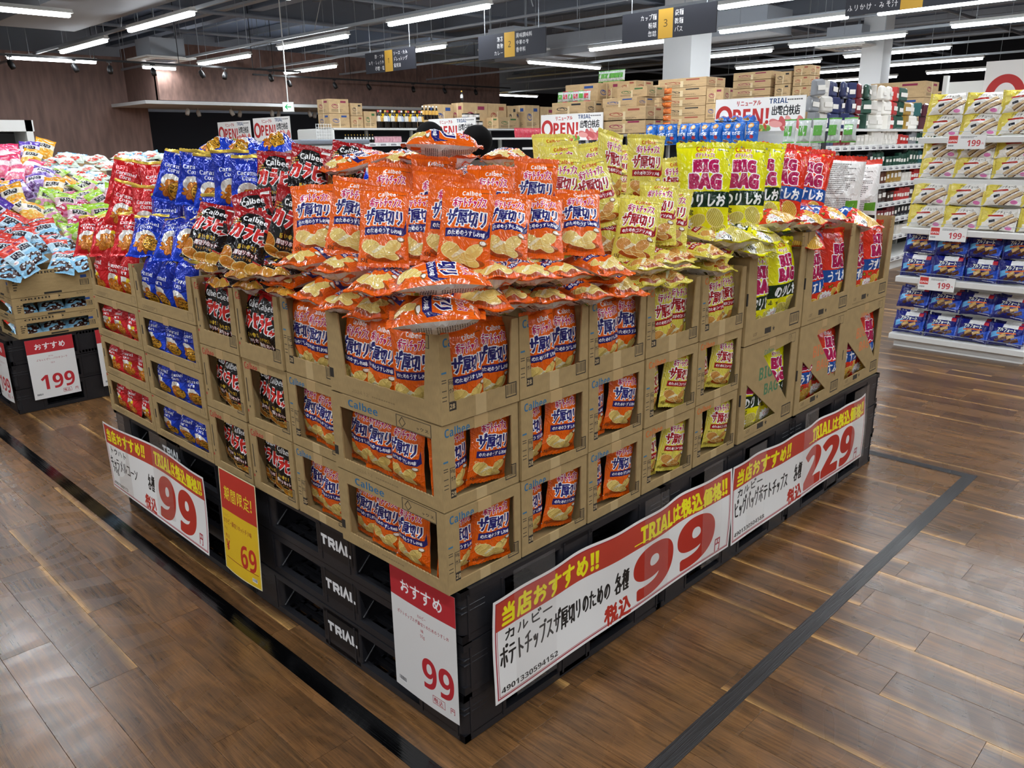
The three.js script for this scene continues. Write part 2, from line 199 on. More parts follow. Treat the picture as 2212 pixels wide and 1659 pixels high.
const fr = { ball: (col, hi) => (c, x, y, q) => { ell(c, col, x, y, q, q); ell(c, hi, x - q * 0.25, y - q * 0.2, q * 0.55, q * 0.5); }, melon: () => (c, x, y, q) => { c.fillStyle = '#2f7a34'; c.beginPath(); c.arc(x, y, q * 1.1, 0, PI); c.fill(); c.fillStyle = '#f3efe0'; c.beginPath(); c.arc(x, y, q, 0, PI); c.fill(); c.fillStyle = '#dc3a34'; c.beginPath(); c.arc(x, y, q * 0.9, 0, PI); c.fill(); }, cube: () => (c, x, y, q) => { ell(c, '#3d1c14', x, y, q, q * 0.7); ell(c, '#d8ecf6', x + q * 0.4, y - q * 0.2, q * 0.4, q * 0.3); } };
Object.assign(ART, {
  cola: pouch({ bg: '#bfe0f0', bg2: '#8fc8e8', top: '#d63a2c', lab: '#1a1c2c', s: 41, fruit: fr.cube() }), melon: pouch({ bg: '#d6dcd8', bg2: '#d4e0d0', top: '#6ab0da', lab: '#e8eef0', s: 42, fruit: fr.melon() }),
  lychee: pouch({ bg: '#dcb8c0', bg2: '#d8709c', top: '#a8d63c', lab: '#22201f', s: 43, fruit: fr.ball('#c02244', '#f4eef0') }), muscat: pouch({ bg: '#c4d890', bg2: '#e09ab8', top: '#9ccf34', lab: '#22201f', s: 44, fruit: fr.ball('#9cc23c', '#d4e88a') }),
  grape: pouch({ bg: '#e6dff0', bg2: '#b49ad8', top: '#5c3aa8', lab: '#26203a', s: 45, fruit: fr.ball('#5a3472', '#9a78b4') }), mango: pouch({ bg: '#f4ead2', bg2: '#f0c24c', top: '#f2a61c', lab: '#22201f', s: 46, fruit: fr.ball('#f0a01c', '#f8d474') }), peach: pouch({ bg: '#f6dde2', bg2: '#ee6f96', top: '#e83a6c', lab: '#fff', s: 47, fruit: fr.ball('#ee7a92', '#f8c4c8') }),
  wafer: (c) => sideways(c, (k) => {
    rect(k, '#eeeae2', 0, 0, 512, 320); poly(k, '#e3cf52', [[0, 0], [250, 0], [20, 320], [0, 320]]); jt(k, 'ブランチュール', 150, 28, 56, { c: '#2a1a10', w: 0.09, sx: 0.72, gap: -0.02 }); poly(k, '#b0281c', [[120, 112], [320, 96], [336, 122], [132, 136]]);
    for (const [x, y] of [[0, 0], [64, 44]]) { k.save(); k.translate(310 + x, 190 + y); k.rotate(-0.62); rect(k, '#4a2416', -170, -26, 340, 52); rect(k, '#e6d3ae', -166, -26, 332, 40); k.strokeStyle = '#b88c54'; k.lineWidth = 4; for (let i = -160; i < 160; i += 16) { k.beginPath(); k.moveTo(i, -26); k.lineTo(i + 10, 12); k.moveTo(i + 10, -26); k.lineTo(i, 12); k.stroke(); } k.restore(); }
    poly(k, '#22242e', [[150, 190], [226, 168], [236, 204], [160, 226]]); poly(k, '#efe9de', [[60, 220], [150, 200], [170, 250], [70, 280]]); ell(k, '#e07ab4', 424, 282, 46, 26);
  }),
  choc: (c) => sideways(c, (k) => {
    rect(k, '#131c78', 0, 0, 512, 320); poly(k, '#2c56c8', [[180, 320], [512, 120], [512, 260], [380, 320]]); rect(k, '#f3f3f2', 176, 0, 230, 70); rect(k, '#c4283a', 406, 14, 70, 54); poly(k, '#6ab4e8', [[20, 150], [140, 120], [170, 190], [30, 230]]);
    jt(k, 'アルフォート', 250, 66, 70, { c: '#fff', oc: '#14141c', ow: 0.08, w: 0.13, sx: 0.74, al: 'c', gap: -0.04 }); poly(k, '#e0682c', [[110, 152], [400, 130], [404, 150], [114, 174]]);
    for (const [x, y, q, col] of [[150, 250, -0.5, '#4a2818'], [240, 220, -0.45, '#5a3320'], [330, 196, -0.4, '#d8b06a'], [200, 190, -0.5, '#d8b06a'], [300, 262, -0.5, '#4a2818'], [396, 240, -0.4, '#5a3320']]) { k.save(); k.translate(x, y); k.rotate(q); rect(k, col, -56, -26, 112, 52); k.strokeStyle = 'rgba(30,14,8,0.45)'; k.lineWidth = 4; k.strokeRect(-44, -16, 88, 32); k.restore(); }
    poly(k, '#0e1660', [[0, 282], [512, 282], [512, 320], [0, 320]]); tiny(k, 300, 292, 180, 20, 1, '#d8dcf0', 4);
  }),
  tea: (c) => { rect(c, '#1668c4', 0, 0, FW * 2, FH); for (const x of [0, FW]) { ell(c, '#e8a24a', x + 160, 96, 66, 56); ell(c, '#f6e2c0', x + 160, 96, 36, 30); jt(c, '香り', x + 160, 160, 44, { c: '#fff', al: 'c', sx: 0.85 }); jt(c, 'むぎ茶', x + 30, 220, 92, { c: '#fff', sx: 0.8, gap: 0, w: 0.13 }); ell(c, '#c0303c', x + 210, 350, 42, 42); chip(c, x + 140, 450, 80, 30, 0.2, '#9a6a3a', '#6a4220'); tiny(c, x + 30, 20, 250, 20, 1, '#d8e6f8', 3); } },
});
function sideways(c, f) { for (const x of [0, FW]) { c.save(); c.beginPath(); c.rect(x, 0, FW, FH); c.clip(); c.translate(x, FH); c.rotate(-PI / 2); f(c); c.restore(); } }
const CRINKLE = field(256, 256, (u, v) => { const p = 6.2832; let s = 0, a = 0.55, q = 1; for (let i = 0; i < 4; i++) { const x = Math.cos(u * p) * q, y = Math.sin(u * p) * q, z = Math.cos(v * p) * q, w = Math.sin(v * p) * q; const e = 1 - Math.abs(ns(x * 1.2 + w * 0.9 + i * 7, y * 1.2 + z * 1.1, z * 1.3 - w) * 3.2); s += a * Math.pow(Math.max(0, e), 3); a *= 0.45; q *= 1.7; } return s; });
CRINKLE.repeat.set(2, 1);
const FILM = {};
const FILMSET = { b: [0.3, 0.45], c: [0.2, 0.4] };
function film(k) { return FILM[k] ??= phy({ name: k, map: cvs(FW * 2, FH, ART[k]), roughness: 0.13, ior: 1.58, metalness: FILMSET[k]?.[0] ?? 0, bumpMap: CRINKLE, bumpScale: 0.0022 }); }

// ------------------------------------------------------------ pillow bag shape (0.125 x 0.205 x 0.045 m, base seal at y = 0)
function bagShape(seed, puff = 1) {
  const q = rng(seed * 91 + 5), W = 0.125, H = 0.205, T = 0.045 * puff, NX = 24, NY = 30, s = 0.05, ph = q() * 9, bend = (q() - 0.5) * 0.014, twist = (q() - 0.5) * 0.2, o1 = q() * 40, o2 = q() * 40;
  const side = (u, v, back) => {
    const vv = Math.min(1, Math.max(0, (v - s) / (1 - 2 * s))), eu = Math.pow(Math.max(0, 1 - Math.pow(Math.abs(u), 2.4)), 0.7), ev = Math.pow(Math.sin(PI * vv), 0.5), e = eu * ev;
    let z = T / 2 * e * (1 + 0.35 * ns(u * 1.3 + o1, v * 2.1, back ? 5 : 1));
    const fold = Math.exp(-vv * 5.5) + Math.exp(-(1 - vv) * 5.5);
    z += 0.0046 * fold * Math.sin(u * 9 + ph + 2.5 * ns(u * 2 + o2, v * 3)) * eu * Math.min(1, ev * 1.6);
    const rid = 1 - Math.abs(ns(u * 1.7 + v * 2.2 + o2, v * 1.9 - u * 1.1, back ? 9 : 3)) * 2.4; z += 0.006 * Math.max(0, rid - 0.35) * e;
    const rid2 = 1 - Math.abs(ns(u * 3.1 - v * 3.2 + o1, v * 3.3 + u * 2, back ? 19 : 13)) * 2.6; z -= 0.0042 * Math.max(0, rid2 - 0.3) * e;
    const pinch = 1 - 0.075 * ev - 0.012 * Math.sin(vv * 21 + ph) * ev;
    let x = W / 2 * u * pinch, y = v * H + 0.004 * ns(u * 1.5 + o1, v + 3) * (v > 0.5 ? 1 : -0.6) * Math.abs(v - 0.5) * 2;
    z = (back ? -z * 0.85 : z) + bend * (Math.pow(v - 0.5, 2) * 4 - 0.3) + 0.0025 * Math.sin(u * 5 + ph) * Math.pow(Math.abs(v - 0.5) * 2, 6);
    const a = twist * (v - 0.5), cx = Math.cos(a), sx = Math.sin(a); return [x * cx + z * sx, Math.max(y, 0), z * cx - x * sx];
  };
  const grid = (u0, u1, v0, v1, nx, ny, back, zig) => {
    const p = [], t = [], id = [];
    for (let j = 0; j <= ny; j++) for (let i = 0; i <= nx; i++) {
      const u = u0 + (u1 - u0) * i / nx, v = v0 + (v1 - v0) * j / ny, a = side(u, v, back); if (zig && j === (zig > 0 ? ny : 0)) a[1] += (i % 2 ? 0.0022 : 0) * zig;
      if (zig) a[2] += (back ? -0.0006 : 0.0006) + 0.0005 * (j % 2);
      p.push(...a); t.push(back ? 1 - (u + 1) / 4 : (u + 1) / 4, v);
    }
    for (let j = 0; j < ny; j++) for (let i = 0; i < nx; i++) { const a = j * (nx + 1) + i, b = a + 1, c = a + nx + 1, d = c + 1; back ? id.push(a, c, b, b, c, d) : id.push(a, b, c, b, d, c); }
    const g = new THREE.BufferGeometry(); g.setAttribute('position', new THREE.Float32BufferAttribute(p, 3)); g.setAttribute('uv', new THREE.Float32BufferAttribute(t, 2)); g.setIndex(id); g.computeVertexNormals(); return g;
  };
  return { body: mg([grid(-1, 1, s, 1 - s, NX, NY, 0), grid(-1, 1, s, 1 - s, NX, NY, 1)]), top: mg([grid(-1, 1, 1 - s, 1, 24, 4, 0, 1), grid(-1, 1, 1 - s, 1, 24, 4, 1, 1)]), bottom: mg([grid(-1, 1, 0, s, 24, 4, 0, -1), grid(-1, 1, 0, s, 24, 4, 1, -1)]) };
}
const SHAPES = []; for (let i = 0; i < 9; i++) SHAPES.push(bagShape(i, i < 6 ? 1 : 1.15));
// kind: size, script name, category, plain words
const KIND = {
  o: [[0.126, 0.208, 0.05], 'chip_bag', 'bag', 'orange chip bag'], y: [[0.126, 0.208, 0.05], 'chip_bag', 'bag', 'pale yellow chip bag'], k: [[0.124, 0.205, 0.05], 'chip_bag', 'bag', 'black and red chip bag'],
  g: [[0.185, 0.315, 0.075], 'chip_bag', 'bag', 'big bright yellow chip bag'], r: [[0.185, 0.315, 0.075], 'chip_bag', 'bag', 'big red chip bag'], c: [[0.128, 0.2, 0.075], 'snack_bag', 'bag', 'shiny red corn snack bag'], b: [[0.128, 0.2, 0.075], 'snack_bag', 'bag', 'shiny blue corn snack bag'],
  wafer: [[0.158, 0.238, 0.055], 'biscuit_pack', 'biscuit pack', 'yellow and white wafer pack'], choc: [[0.168, 0.208, 0.06], 'biscuit_pack', 'biscuit pack', 'dark blue chocolate biscuit pack'], tea: [[0.145, 0.205, 0.09], 'tea_bag_pack', 'tea pack', 'blue barley tea pack'],
};
for (const [k, w] of Object.entries({ cola: 'light blue cola', melon: 'sky blue watermelon', lychee: 'pink and green lychee', muscat: 'green grape', grape: 'purple grape', mango: 'yellow mango', peach: 'hot pink peach' })) KIND[k] = [[0.15, 0.2, 0.055], 'jelly_pouch', 'jelly pouch', w + ' jelly pouch'];
const PROTO = {};
const GOLD = std({ name: 'gold foil', color: 0xd8b64a, metalness: 0.6, roughness: 0.3 });
function proto(k, v) {
  return PROTO[k + v] ??= (() => {
    const g = new THREE.Group(), S = SHAPES[v], [w, h, t] = KIND[k][0], sc = [w / 0.125, h / 0.205, t / 0.045];
    for (const [n, q] of [['front_and_back', S.body], ['top_seal', S.top], ['bottom_seal', S.bottom]]) { const m = me(n, q, n === 'top_seal' && (k === 'b' || k === 'c') ? GOLD : film(k), g); m.scale.set(...sc); if (m.material === GOLD) m.userData.label = 'gold foil seal'; }
    return g;
  })();
}
let bagN = 0;
function bag(k, p, yaw, lean, roll, label, group) {
  const g = copy(proto(k, (bagN++ * 5 + 2) % 9), KIND[k][1], label, KIND[k][2], group);
  g.rotation.order = 'YXZ'; g.rotation.set(-R(lean), R(yaw), R(roll)); g.position.set(...p); return g;
}
// ------------------------------------------------------------ the setting: floor of wood planks, walls, ceiling
const PW = 0.139, PL = 0.91;
function plank(c, x, y, w, h, r) {
  const b = [[96, 66, 38], [106, 74, 43], [88, 60, 35], [114, 80, 46], [100, 69, 40]][Math.floor(r() * 5)], o = r() * 90, sap = r() < 0.55 ? (r() < 0.5 ? 1 : -1) : 0, kx = r() * w, ky = h * (0.2 + r() * 0.6), kn = r() < 0.4;
  const im = c.createImageData(w, h);
  for (let j = 0; j < h; j++) for (let i = 0; i < w; i++) {
    const u = i / w, v = j / h; let X = u * 3.2 + o; if (kn) { const d = Math.hypot((i - kx) / w * 2.5, (j - ky) / h * 5); X += 1.1 * Math.exp(-d * d * 2.2) * (i > kx ? 1 : -1); }
    const warp = ns(X * 0.8, v * 2.4 + o, 2) * 1.5, ring = Math.sin((X + warp) * 7.5), fine = ns(u * 52 + o, v * 5, 4), pore = ns(u * 110, v * 17 + o, 8);
    let k = 1 + ring * 0.1 + fine * 0.22 + (pore > 0.34 ? -0.22 : 0) + ns(u * 2 + o, v * 1.7, 6) * 0.2;
    let s = 0; if (sap) { const e = sap > 0 ? 1 - u : u; s = Math.max(0, Math.min(1, (0.24 + 0.14 * ns(v * 2.2 + o, 1, 1) - e) * 6)); }
    const q = (j * w + i) * 4; for (let a = 0; a < 3; a++) im.data[q + a] = (b[a] * (1 - s) + [166, 126, 74][a] * s) * k; im.data[q + 3] = 255;
  }
  c.putImageData(im, x, y);
}
const ATLAS = cvs(2048, 1024, (c) => { const r = rng(21); for (let i = 0; i < 12; i++) plank(c, Math.round(i * 170.66), 0, 171, 1024, r); });
const TILE = cvs(1024, 1664, (c) => { const r = rng(33); for (let i = 0; i < 8; i++) { const o = Math.floor(r() * 832); for (let k = -1; k < 2; k++) { const y = k * 832 + o, col = r; const t = document.createElement('canvas'); t.width = 128; t.height = 832; plank(t.getContext('2d'), 0, 0, 128, 832, col); c.drawImage(t, i * 128, y); rect(c, '#2c1c10', i * 128, y, 128, 2); } rect(c, '#2c1c10', i * 128, 0, 1.5, 1664); } }, true);
TILE.repeat.set(1 / (PW * 8), 1 / (PL * 2));
const GRAINB = field(256, 256, (u, v) => 0.5 + 0.25 * ns(u * 46, v * 8, 3) + 0.25 * ns(u * 90, v * 22, 5)), ROUGHN = field(256, 256, (u, v) => { const p = 6.2832; return 0.78 + 0.22 * ns(Math.cos(u * p) * 2.2 + 3, Math.sin(u * p) * 2.2 + Math.cos(v * p) * 2.2, Math.sin(v * p) * 2.2); });
const M = {
  wood: std({ name: 'plank', map: ATLAS, roughness: 0.36, roughnessMap: ROUGHN, bumpMap: GRAINB, bumpScale: 0.00025 }), woodFar: std({ name: 'planks beyond', map: TILE, roughness: 0.3 }),
  black: phy({ name: 'black plastic', color: 0x232327, roughness: 0.36, bumpMap: ROUGHN, bumpScale: 0.0004 }), tapeBlack: phy({ name: 'black tape', color: 0x060607, roughness: 0.05, bumpMap: CRINKLE, bumpScale: 0.00008 }), tapeDull: phy({ name: 'worn black tape', color: 0x16171a, roughness: 0.38, bumpMap: CRINKLE, bumpScale: 0.0005 }),
  deck: std({ name: 'ceiling deck', color: 0xa9b8d0, roughness: 0.9 }), beam: std({ name: 'painted beam', color: 0x8c94a0, roughness: 0.7 }), galv: std({ name: 'galvanised steel', color: 0xb4bac0, roughness: 0.42, metalness: 0.55 }), white: std({ name: 'white enamel', color: 0xe8e8e4, roughness: 0.4 }), offwhite: std({ name: 'white paint', color: 0xdedfdf, roughness: 0.75 }), duct: std({ name: 'duct', color: 0xaab0b8, roughness: 0.6 }), matt: std({ name: 'black metal', color: 0x131315, roughness: 0.5 }), dark: std({ name: 'dark wall', color: 0x1c1c22, roughness: 0.8 }),
  board: std({ name: 'cardboard', color: 0xffffff, roughness: 0.85, map: cvs(256, 256, (c) => fibre(c, 256, 256), true) }), paper: std({ name: 'paper', color: 0xf1f0ec, roughness: 0.8, side: 2 }),
  clear: phy({ name: 'clear tape', color: 0xffffff, transmission: 0.96, roughness: 0.1, thickness: 0, ior: 1.4, side: 2 }),
};
function fibre(c, w, h, a = [170, 144, 98], s = 5) { const im = c.createImageData(w, h); for (let j = 0; j < h; j++) for (let i = 0; i < w; i++) { const k = 1 + 0.045 * ns(i * 0.35, j * 0.04, s) + 0.05 * ns(i * 0.02, j * 0.03, s + 3) + 0.03 * ns(i * 0.9, j * 0.9, s + 7), q = (j * w + i) * 4; for (let m = 0; m < 3; m++) im.data[q + m] = a[m] * k; im.data[q + 3] = 255; } c.putImageData(im, 0, 0); }

const floor = new THREE.Group(); floor.name = 'floor'; floor.userData.kind = 'structure'; scene.add(floor);
{
  me('subfloor', bx(44, 0.3, 44, 13, -0.16, -9), M.dark, floor);
  const vars = [];
  for (let k = 0; k < 12; k++) {   // a plank with eased edges
    const w = PW / 2 - 0.0004, l = PL / 2 - 0.0004, e = 0.0005, pos = [], uv = [], id = [], U = (x, z) => [(k + 0.03 + 0.94 * (x / PW + 0.5)) / 12, z / PL + 0.5];
    const ring = (a, y) => { for (const [x, z] of [[-w + a, -l + a], [w - a, -l + a], [w - a, l - a], [-w + a, l - a]]) { pos.push(x, y, z); uv.push(...U(x, z)); } };
    ring(e, 0); ring(0, -e * 0.7); ring(0, -0.009); id.push(0, 3, 2, 0, 2, 1);
    for (let s = 0; s < 2; s++) for (let i = 0; i < 4; i++) { const a = s * 4 + i, b = s * 4 + (i + 1) % 4; id.push(a, b, a + 4, b, b + 4, a + 4); }
    const g = new THREE.BufferGeometry(); g.setAttribute('position', new THREE.Float32BufferAttribute(pos, 3)); g.setAttribute('uv', new THREE.Float32BufferAttribute(uv, 2)); g.setIndex(id); const n = g.toNonIndexed(); n.computeVertexNormals(); vars.push(n);
  }
  const X0 = 0.661 - PW * 21, rowsN = 46, z0 = -4.6, z1 = 1.75, off = {};
  off[20] = 0.49; off[28] = 0.488; off[31] = 0.597; off[13] = -0.493; off[14] = -0.247;
  for (let i = 0; i < rowsN; i++) {
    const xc = X0 + PW * (i + 0.5), e = off[i] ?? rr(0, PL); let z = e - PL * Math.ceil((e - z0) / PL) + PL / 2;
    for (; z - PL / 2 < z1; z += PL) {
      const a = Math.max(z - PL / 2, z0), b = Math.min(z + PL / 2, z1); if (b - a < 0.02) continue;
      if (xc > 0.2 && xc < 2.5 && b < -0.15 && a > -2.1) { me('plank', vars[0], M.wood, floor).position.set(xc, 0, z); floor.children.pop(); continue; }
      const m = me('plank', vars[Math.floor(rnd() * 12)], M.wood, floor); m.position.set(xc, 0, (a + b) / 2); m.scale.z = (b - a) / PL; if (rnd() < 0.5) m.rotation.y = PI;
    }
  }
  const x0 = X0, x1 = X0 + PW * rowsN, q = (a, b, c, d) => { const g = new THREE.PlaneGeometry(b - a, d - c).rotateX(-PI / 2).translate((a + b) / 2, 0, (c + d) / 2), p = g.attributes.position, u = g.attributes.uv; for (let i = 0; i < p.count; i++) u.setXY(i, p.getX(i) - X0, -p.getZ(i)); return g; };
  const f = me('plank_field', mg([q(-8, x0, -30, 12), q(x1, 34, -30, 12), q(x0, x1, -30, z0), q(x0, x1, z1, 12)]), M.woodFar, floor); f.userData.kind = 'stuff';
}
struct('ceiling', bx(44, 0.3, 44, 13, 5.35, -9), M.deck); 
struct('wall_right', bx(0.3, 5.4, 44, 34.1, 2.6, -9), M.dark); struct('wall_front', bx(44, 5.4, 0.3, 13, 2.6, 12.1), M.offwhite); struct('wall_left', bx(0.3, 5.4, 44, -8.1, 2.6, -9), M.offwhite);
struct('wall_back', bx(44, 5.4, 0.3, 13, 2.6, -26.6), M.duct);
struct('wall_recess', bx(19, 2.75, 0.1, 12.5, 1.375, -26.38), M.dark); struct('wall_produce', bx(10, 3.9, 0.1, 27, 1.95, -26.38), M.dark);
const VENEER = std({ name: 'brown veneer', color: 0xffffff, roughness: 0.62, map: cvs(512, 512, (c) => { const im = c.createImageData(512, 512); for (let j = 0; j < 512; j++) for (let i = 0; i < 512; i++) { const k = 1 + 0.16 * ns(i * 0.22, j * 0.006, 3) + 0.12 * ns(i * 0.6, j * 0.02, 8) + 0.08 * ns(i * 0.02, j * 0.003, 5), q = (j * 512 + i) * 4; im.data[q] = 132 * k; im.data[q + 1] = 104 * k; im.data[q + 2] = 94 * k; im.data[q + 3] = 255; } c.putImageData(im, 0, 0); }, true) });
struct('wall_veneer', bx(16.5, 3.9, 0.2, 0.25, 1.95, -22), VENEER);
{ // canopy over the recess: veneer fascia and a pale soffit board
  const g = new THREE.Group(); g.name = 'canopy'; g.userData.kind = 'structure'; scene.add(g);
  me('fascia', bx(12, 1.35, 0.2, 14.0, 3.42, -20), VENEER, g); me('fascia_return', bx(0.2, 1.35, 2, 8.1, 3.42, -21), VENEER, g); me('soffit', bx(12.9, 0.08, 2.6, 14, 2.68, -21), M.offwhite, g);
}
struct('column_1', bx(0.62, 5.4, 0.55, 11.6, 2.6, -6.9), M.offwhite); struct('column_2', bx(0.5, 5.4, 0.5, 19, 2.6, -6.6), M.offwhite); struct('column_3', bx(0.6, 5.4, 0.6, -2.6, 2.6, -8.6), M.offwhite);
{ // ceiling steelwork
  const beams = new THREE.Group(); beams.name = 'ceiling_steelwork'; beams.userData.kind = 'structure'; scene.add(beams);
  const ib = (len, alongX) => { const a = [bx(len, 0.02, 0.3, 0, 0.29), bx(len, 0.02, 0.3, 0, -0.29), bx(len, 0.58, 0.025)]; const g = mg(a); return alongX ? g : g.rotateY(PI / 2); };
  for (const z of [-3.2, -10.4, -17.6, 4]) me('main_beam', ib(42, true).translate(13, 4.85, z), M.beam, beams);
  for (const x of [-2.5, 3.5, 9.5, 15.5, 21.5, 27.5]) me('cross_beam', ib(36, false).translate(x, 4.95, -9), M.beam, beams);
  for (let i = 0; i < 22; i++) me('purlin', bx(0.1, 0.16, 36, -5 + i * 1.8, 5.1, -9), M.duct, beams);
  for (let i = 0; i < 26; i++) { const x = -4 + (i % 7) * 4.6 + rr(-0.5, 0.5), z = -22 + Math.floor(i / 7) * 7 + rr(-1, 1); me('brace', rod([x, 3.75, z], [x + rr(-1.6, 1.6), 5.1, z + rr(-1.4, 1.4)], 0.009, 5), M.galv, beams); }
  for (let i = 0; i < 9; i++) me('cable_tray', bx(0.16, 0.05, 34, -3 + i * 3.7, 4.42, -9), M.duct, beams);
}
function pipeRun(name, label, group, a, b, r, m) { return solo(name, rod(a, b, r, 10), m, label, 'pipe', group); }
for (const [k, z] of [-1.2, -5.4, -8.6, -12.6, -15.8, -18.8].entries()) pipeRun('sprinkler_pipe', `pale sprinkler pipe running crosswise under the ceiling, ${ord(k)} from the front`, 'sprinkler pipes', [-7, 4.25, z], [33, 4.25, z], 0.04, M.beam);
for (const [k, x] of [1.5, 6.6, 12.2, 18].entries()) pipeRun('conduit_pipe', `thin grey conduit pipe running lengthwise under the ceiling, ${ord(k)} from left`, 'conduit pipes', [x, 4.1, -25], [x, 4.1, 9], 0.028, M.duct);
for (const [x, z, w, d] of [[4.2, -13.6, 1.4, 5], [16, -11.5, 1.1, 8]]) solo('air_duct', bx(w, 0.5, d, x, 3.95, z), M.duct, x < 9 ? 'square grey air duct under the ceiling near the veneer wall' : 'long square grey air duct under the ceiling beyond the aisle signs', 'duct');
for (const [x, z, k] of [[7.6, -18.6, 'white ceiling air conditioner cassette near the veneer wall'], [18.7, -7.1, 'white ceiling air conditioner cassette above the coffee aisle'], [12.8, -12.2, 'white ceiling air conditioner cassette behind the second aisle sign']]) {
  const t = thing('air_conditioner', k, 'air conditioner', [x, 3.55, z]); me('casing', bx(0.8, 0.4, 0.8, 0, 0.24), M.duct, t); me('panel', mg([rb(1.15, 0.04, 1.15, 0, 0.02), bx(0.95, 0.02, 0.95, 0, -0.005)]), M.white, t); me('grille', mg([0, 1, 2, 3, 4, 5].map((i) => bx(0.5, 0.012, 0.03, 0, -0.02, -0.25 + i * 0.1))), M.beam, t);
  me('pipe', rod([0.4, 0.3, 0], [0.4, 1.6, 0], 0.03), M.duct, t); for (const [a, b] of [[-0.35, -0.35], [0.35, 0.35]]) me('hanger', rod([a, 0.4, b], [a, 1.65, b], 0.008), M.galv, t);
}
// ------------------------------------------------------------ tube lights on rails
const GLOW = std({ name: 'lit tube', color: 0xffffff, emissive: 0xf6fbff, emissiveIntensity: TUBE_GLOW, roughness: 0.5 });
const tubeG = { housing: mg([bx(2.46, 0.05, 0.075, 0, 0.035), bx(2.46, 0.02, 0.12, 0, 0.012)]), tube: rb(2.4, 0.06, 0.085, 0, -0.029, 0, 0.026), rodA: rod([-0.8, 0.05, 0], [-0.8, 1.72, 0], 0.006), rodB: rod([0.8, 0.05, 0], [0.8, 1.72, 0], 0.006) };
let lampN = 0;
const LROW = [[-5, 'first'], [-2, 'second'], [1.4, 'third'], [3.6, 'fourth'], [6.5, 'fifth'], [9.5, 'sixth'], [12, 'seventh'], [15, 'eighth'], [18.4, 'ninth'], [21.8, 'tenth'], [25.5, 'eleventh'], [29, 'twelfth']], lrow = {};
function lamp(x, z, alongX, y = TUBE_Y, len = 2.4) {
  const rn = alongX ? 'crosswise' : LROW.filter((a) => a[0] < x).pop()[1], k = lrow[rn] = (lrow[rn] ?? -1) + 1;
  const t = thing('tube_light', alongX ? `white tube light running crosswise over the back, ${ord(k)} from left` : `white tube light, ${ord(k)} from the back in the ${rn} lighting row from left`, 'light', [x, y, z], alongX ? 0 : PI / 2, 'tube lights over the shop floor');
  const s = len / 2.4; for (const n of ['housing', 'tube']) me(n, tubeG[n], n === 'tube' ? GLOW : M.white, t).scale.x = s; me('hanger', tubeG.rodA, M.galv, t); me('hanger', tubeG.rodB, M.galv, t);
  const l = new THREE.RectAreaLight(0xf3f9ff, TUBE_POWER, len, 0.06); l.name = 'tube_glow'; l.position.y = -0.066; l.rotation.x = -PI / 2; t.add(l); lampN++;
}
for (const [x, z] of [[7.89, -9.13], [4.93, -12.43], [8.19, -13.17], [5.1, -16.36], [8.38, -17.14], [10.63, -13.26], [11.2, -18.04], [13.55, -9.42], [13.24, -6.06], [17.0, -9.36], [20.4, -9.76], [16.6, -6.33], [19.83, -6.49], [23.9, -9.6], [27.75, -10.5], [23.3, -6.76], [27.2, -7.0], [13.3, -3.2], [16, -2.9],
  [2.3, -3.4], [2.3, -7.4], [0.4, -6.6], [5.3, -8.0], [5.3, -3.9], [5.6, 0.3], [5.3, 4.4], [7.95, -5], [7.95, -0.9], [7.95, 3.2], [2.3, 0.7], [2.3, 4.8], [-0.9, -2.6], [-0.9, 1.6], [-0.9, 5.7], [-3.9, -2.6], [-3.9, 1.6], [-3.9, 5.7], [-3.9, -7.5], [10.7, -4.6], [10.7, -0.2], [10.7, 3.9], [13.3, 1.4], [18.5, 0.5]].sort((a, b) => a[1] - b[1])) lamp(x, z, false);
for (const [x, z, len] of [[2.45, -12.56, 2.4], [5.44, -19.2, 1.8], [8, -19.7, 0.8], [10.1, -20.2, 2.1], [12.4, -20.7, 0.7], [15.8, -13.25, 2.8], [16.7, -21.6, 2.9], [23.9, -23.05, 2.9]]) lamp(x, z, true, TUBE_Y, len);
for (const [k, x] of [2.3, 5.1, 7.95, 10.7, 13.4, 16.7, 20.1, 23.5].entries()) { // channel rail that the tubes share, with its rods
  const t = thing('lighting_rail', `galvanised steel lighting rail on thin rods, ${ord(k)} from left under the ceiling`, 'rail', [x, TUBE_Y + 0.09, -9], 0, 'lighting rails'); me('channel', bx(0.045, 0.05, 32, 0, 0, 0), M.galv, t);
  for (let i = 0; i < 14; i++) me('rod', rod([0, 0, -15 + i * 2.2], [0, 1.62, -15 + i * 2.2], 0.007, 6), M.galv, t);
}
// ------------------------------------------------------------ floor tape
solo('floor_tape', bx(0.054, 0.0012, 6.4, -0.117, 0.0006, -2.55), M.tapeBlack, 'glossy black floor tape along the price card side of the snack display', 'floor tape');
solo('floor_tape', bx(3.3, 0.0012, 0.052, 1.16, 0.0006, 0.405).rotateY(0.0), M.tapeDull, 'worn black floor tape along the wide banner side of the snack display', 'floor tape');
solo('floor_tape', bx(0.05, 0.0012, 2.6, 2.785, 0.0008, -0.87), M.tapeDull, 'black floor tape running behind the far end of the snack display', 'floor tape');

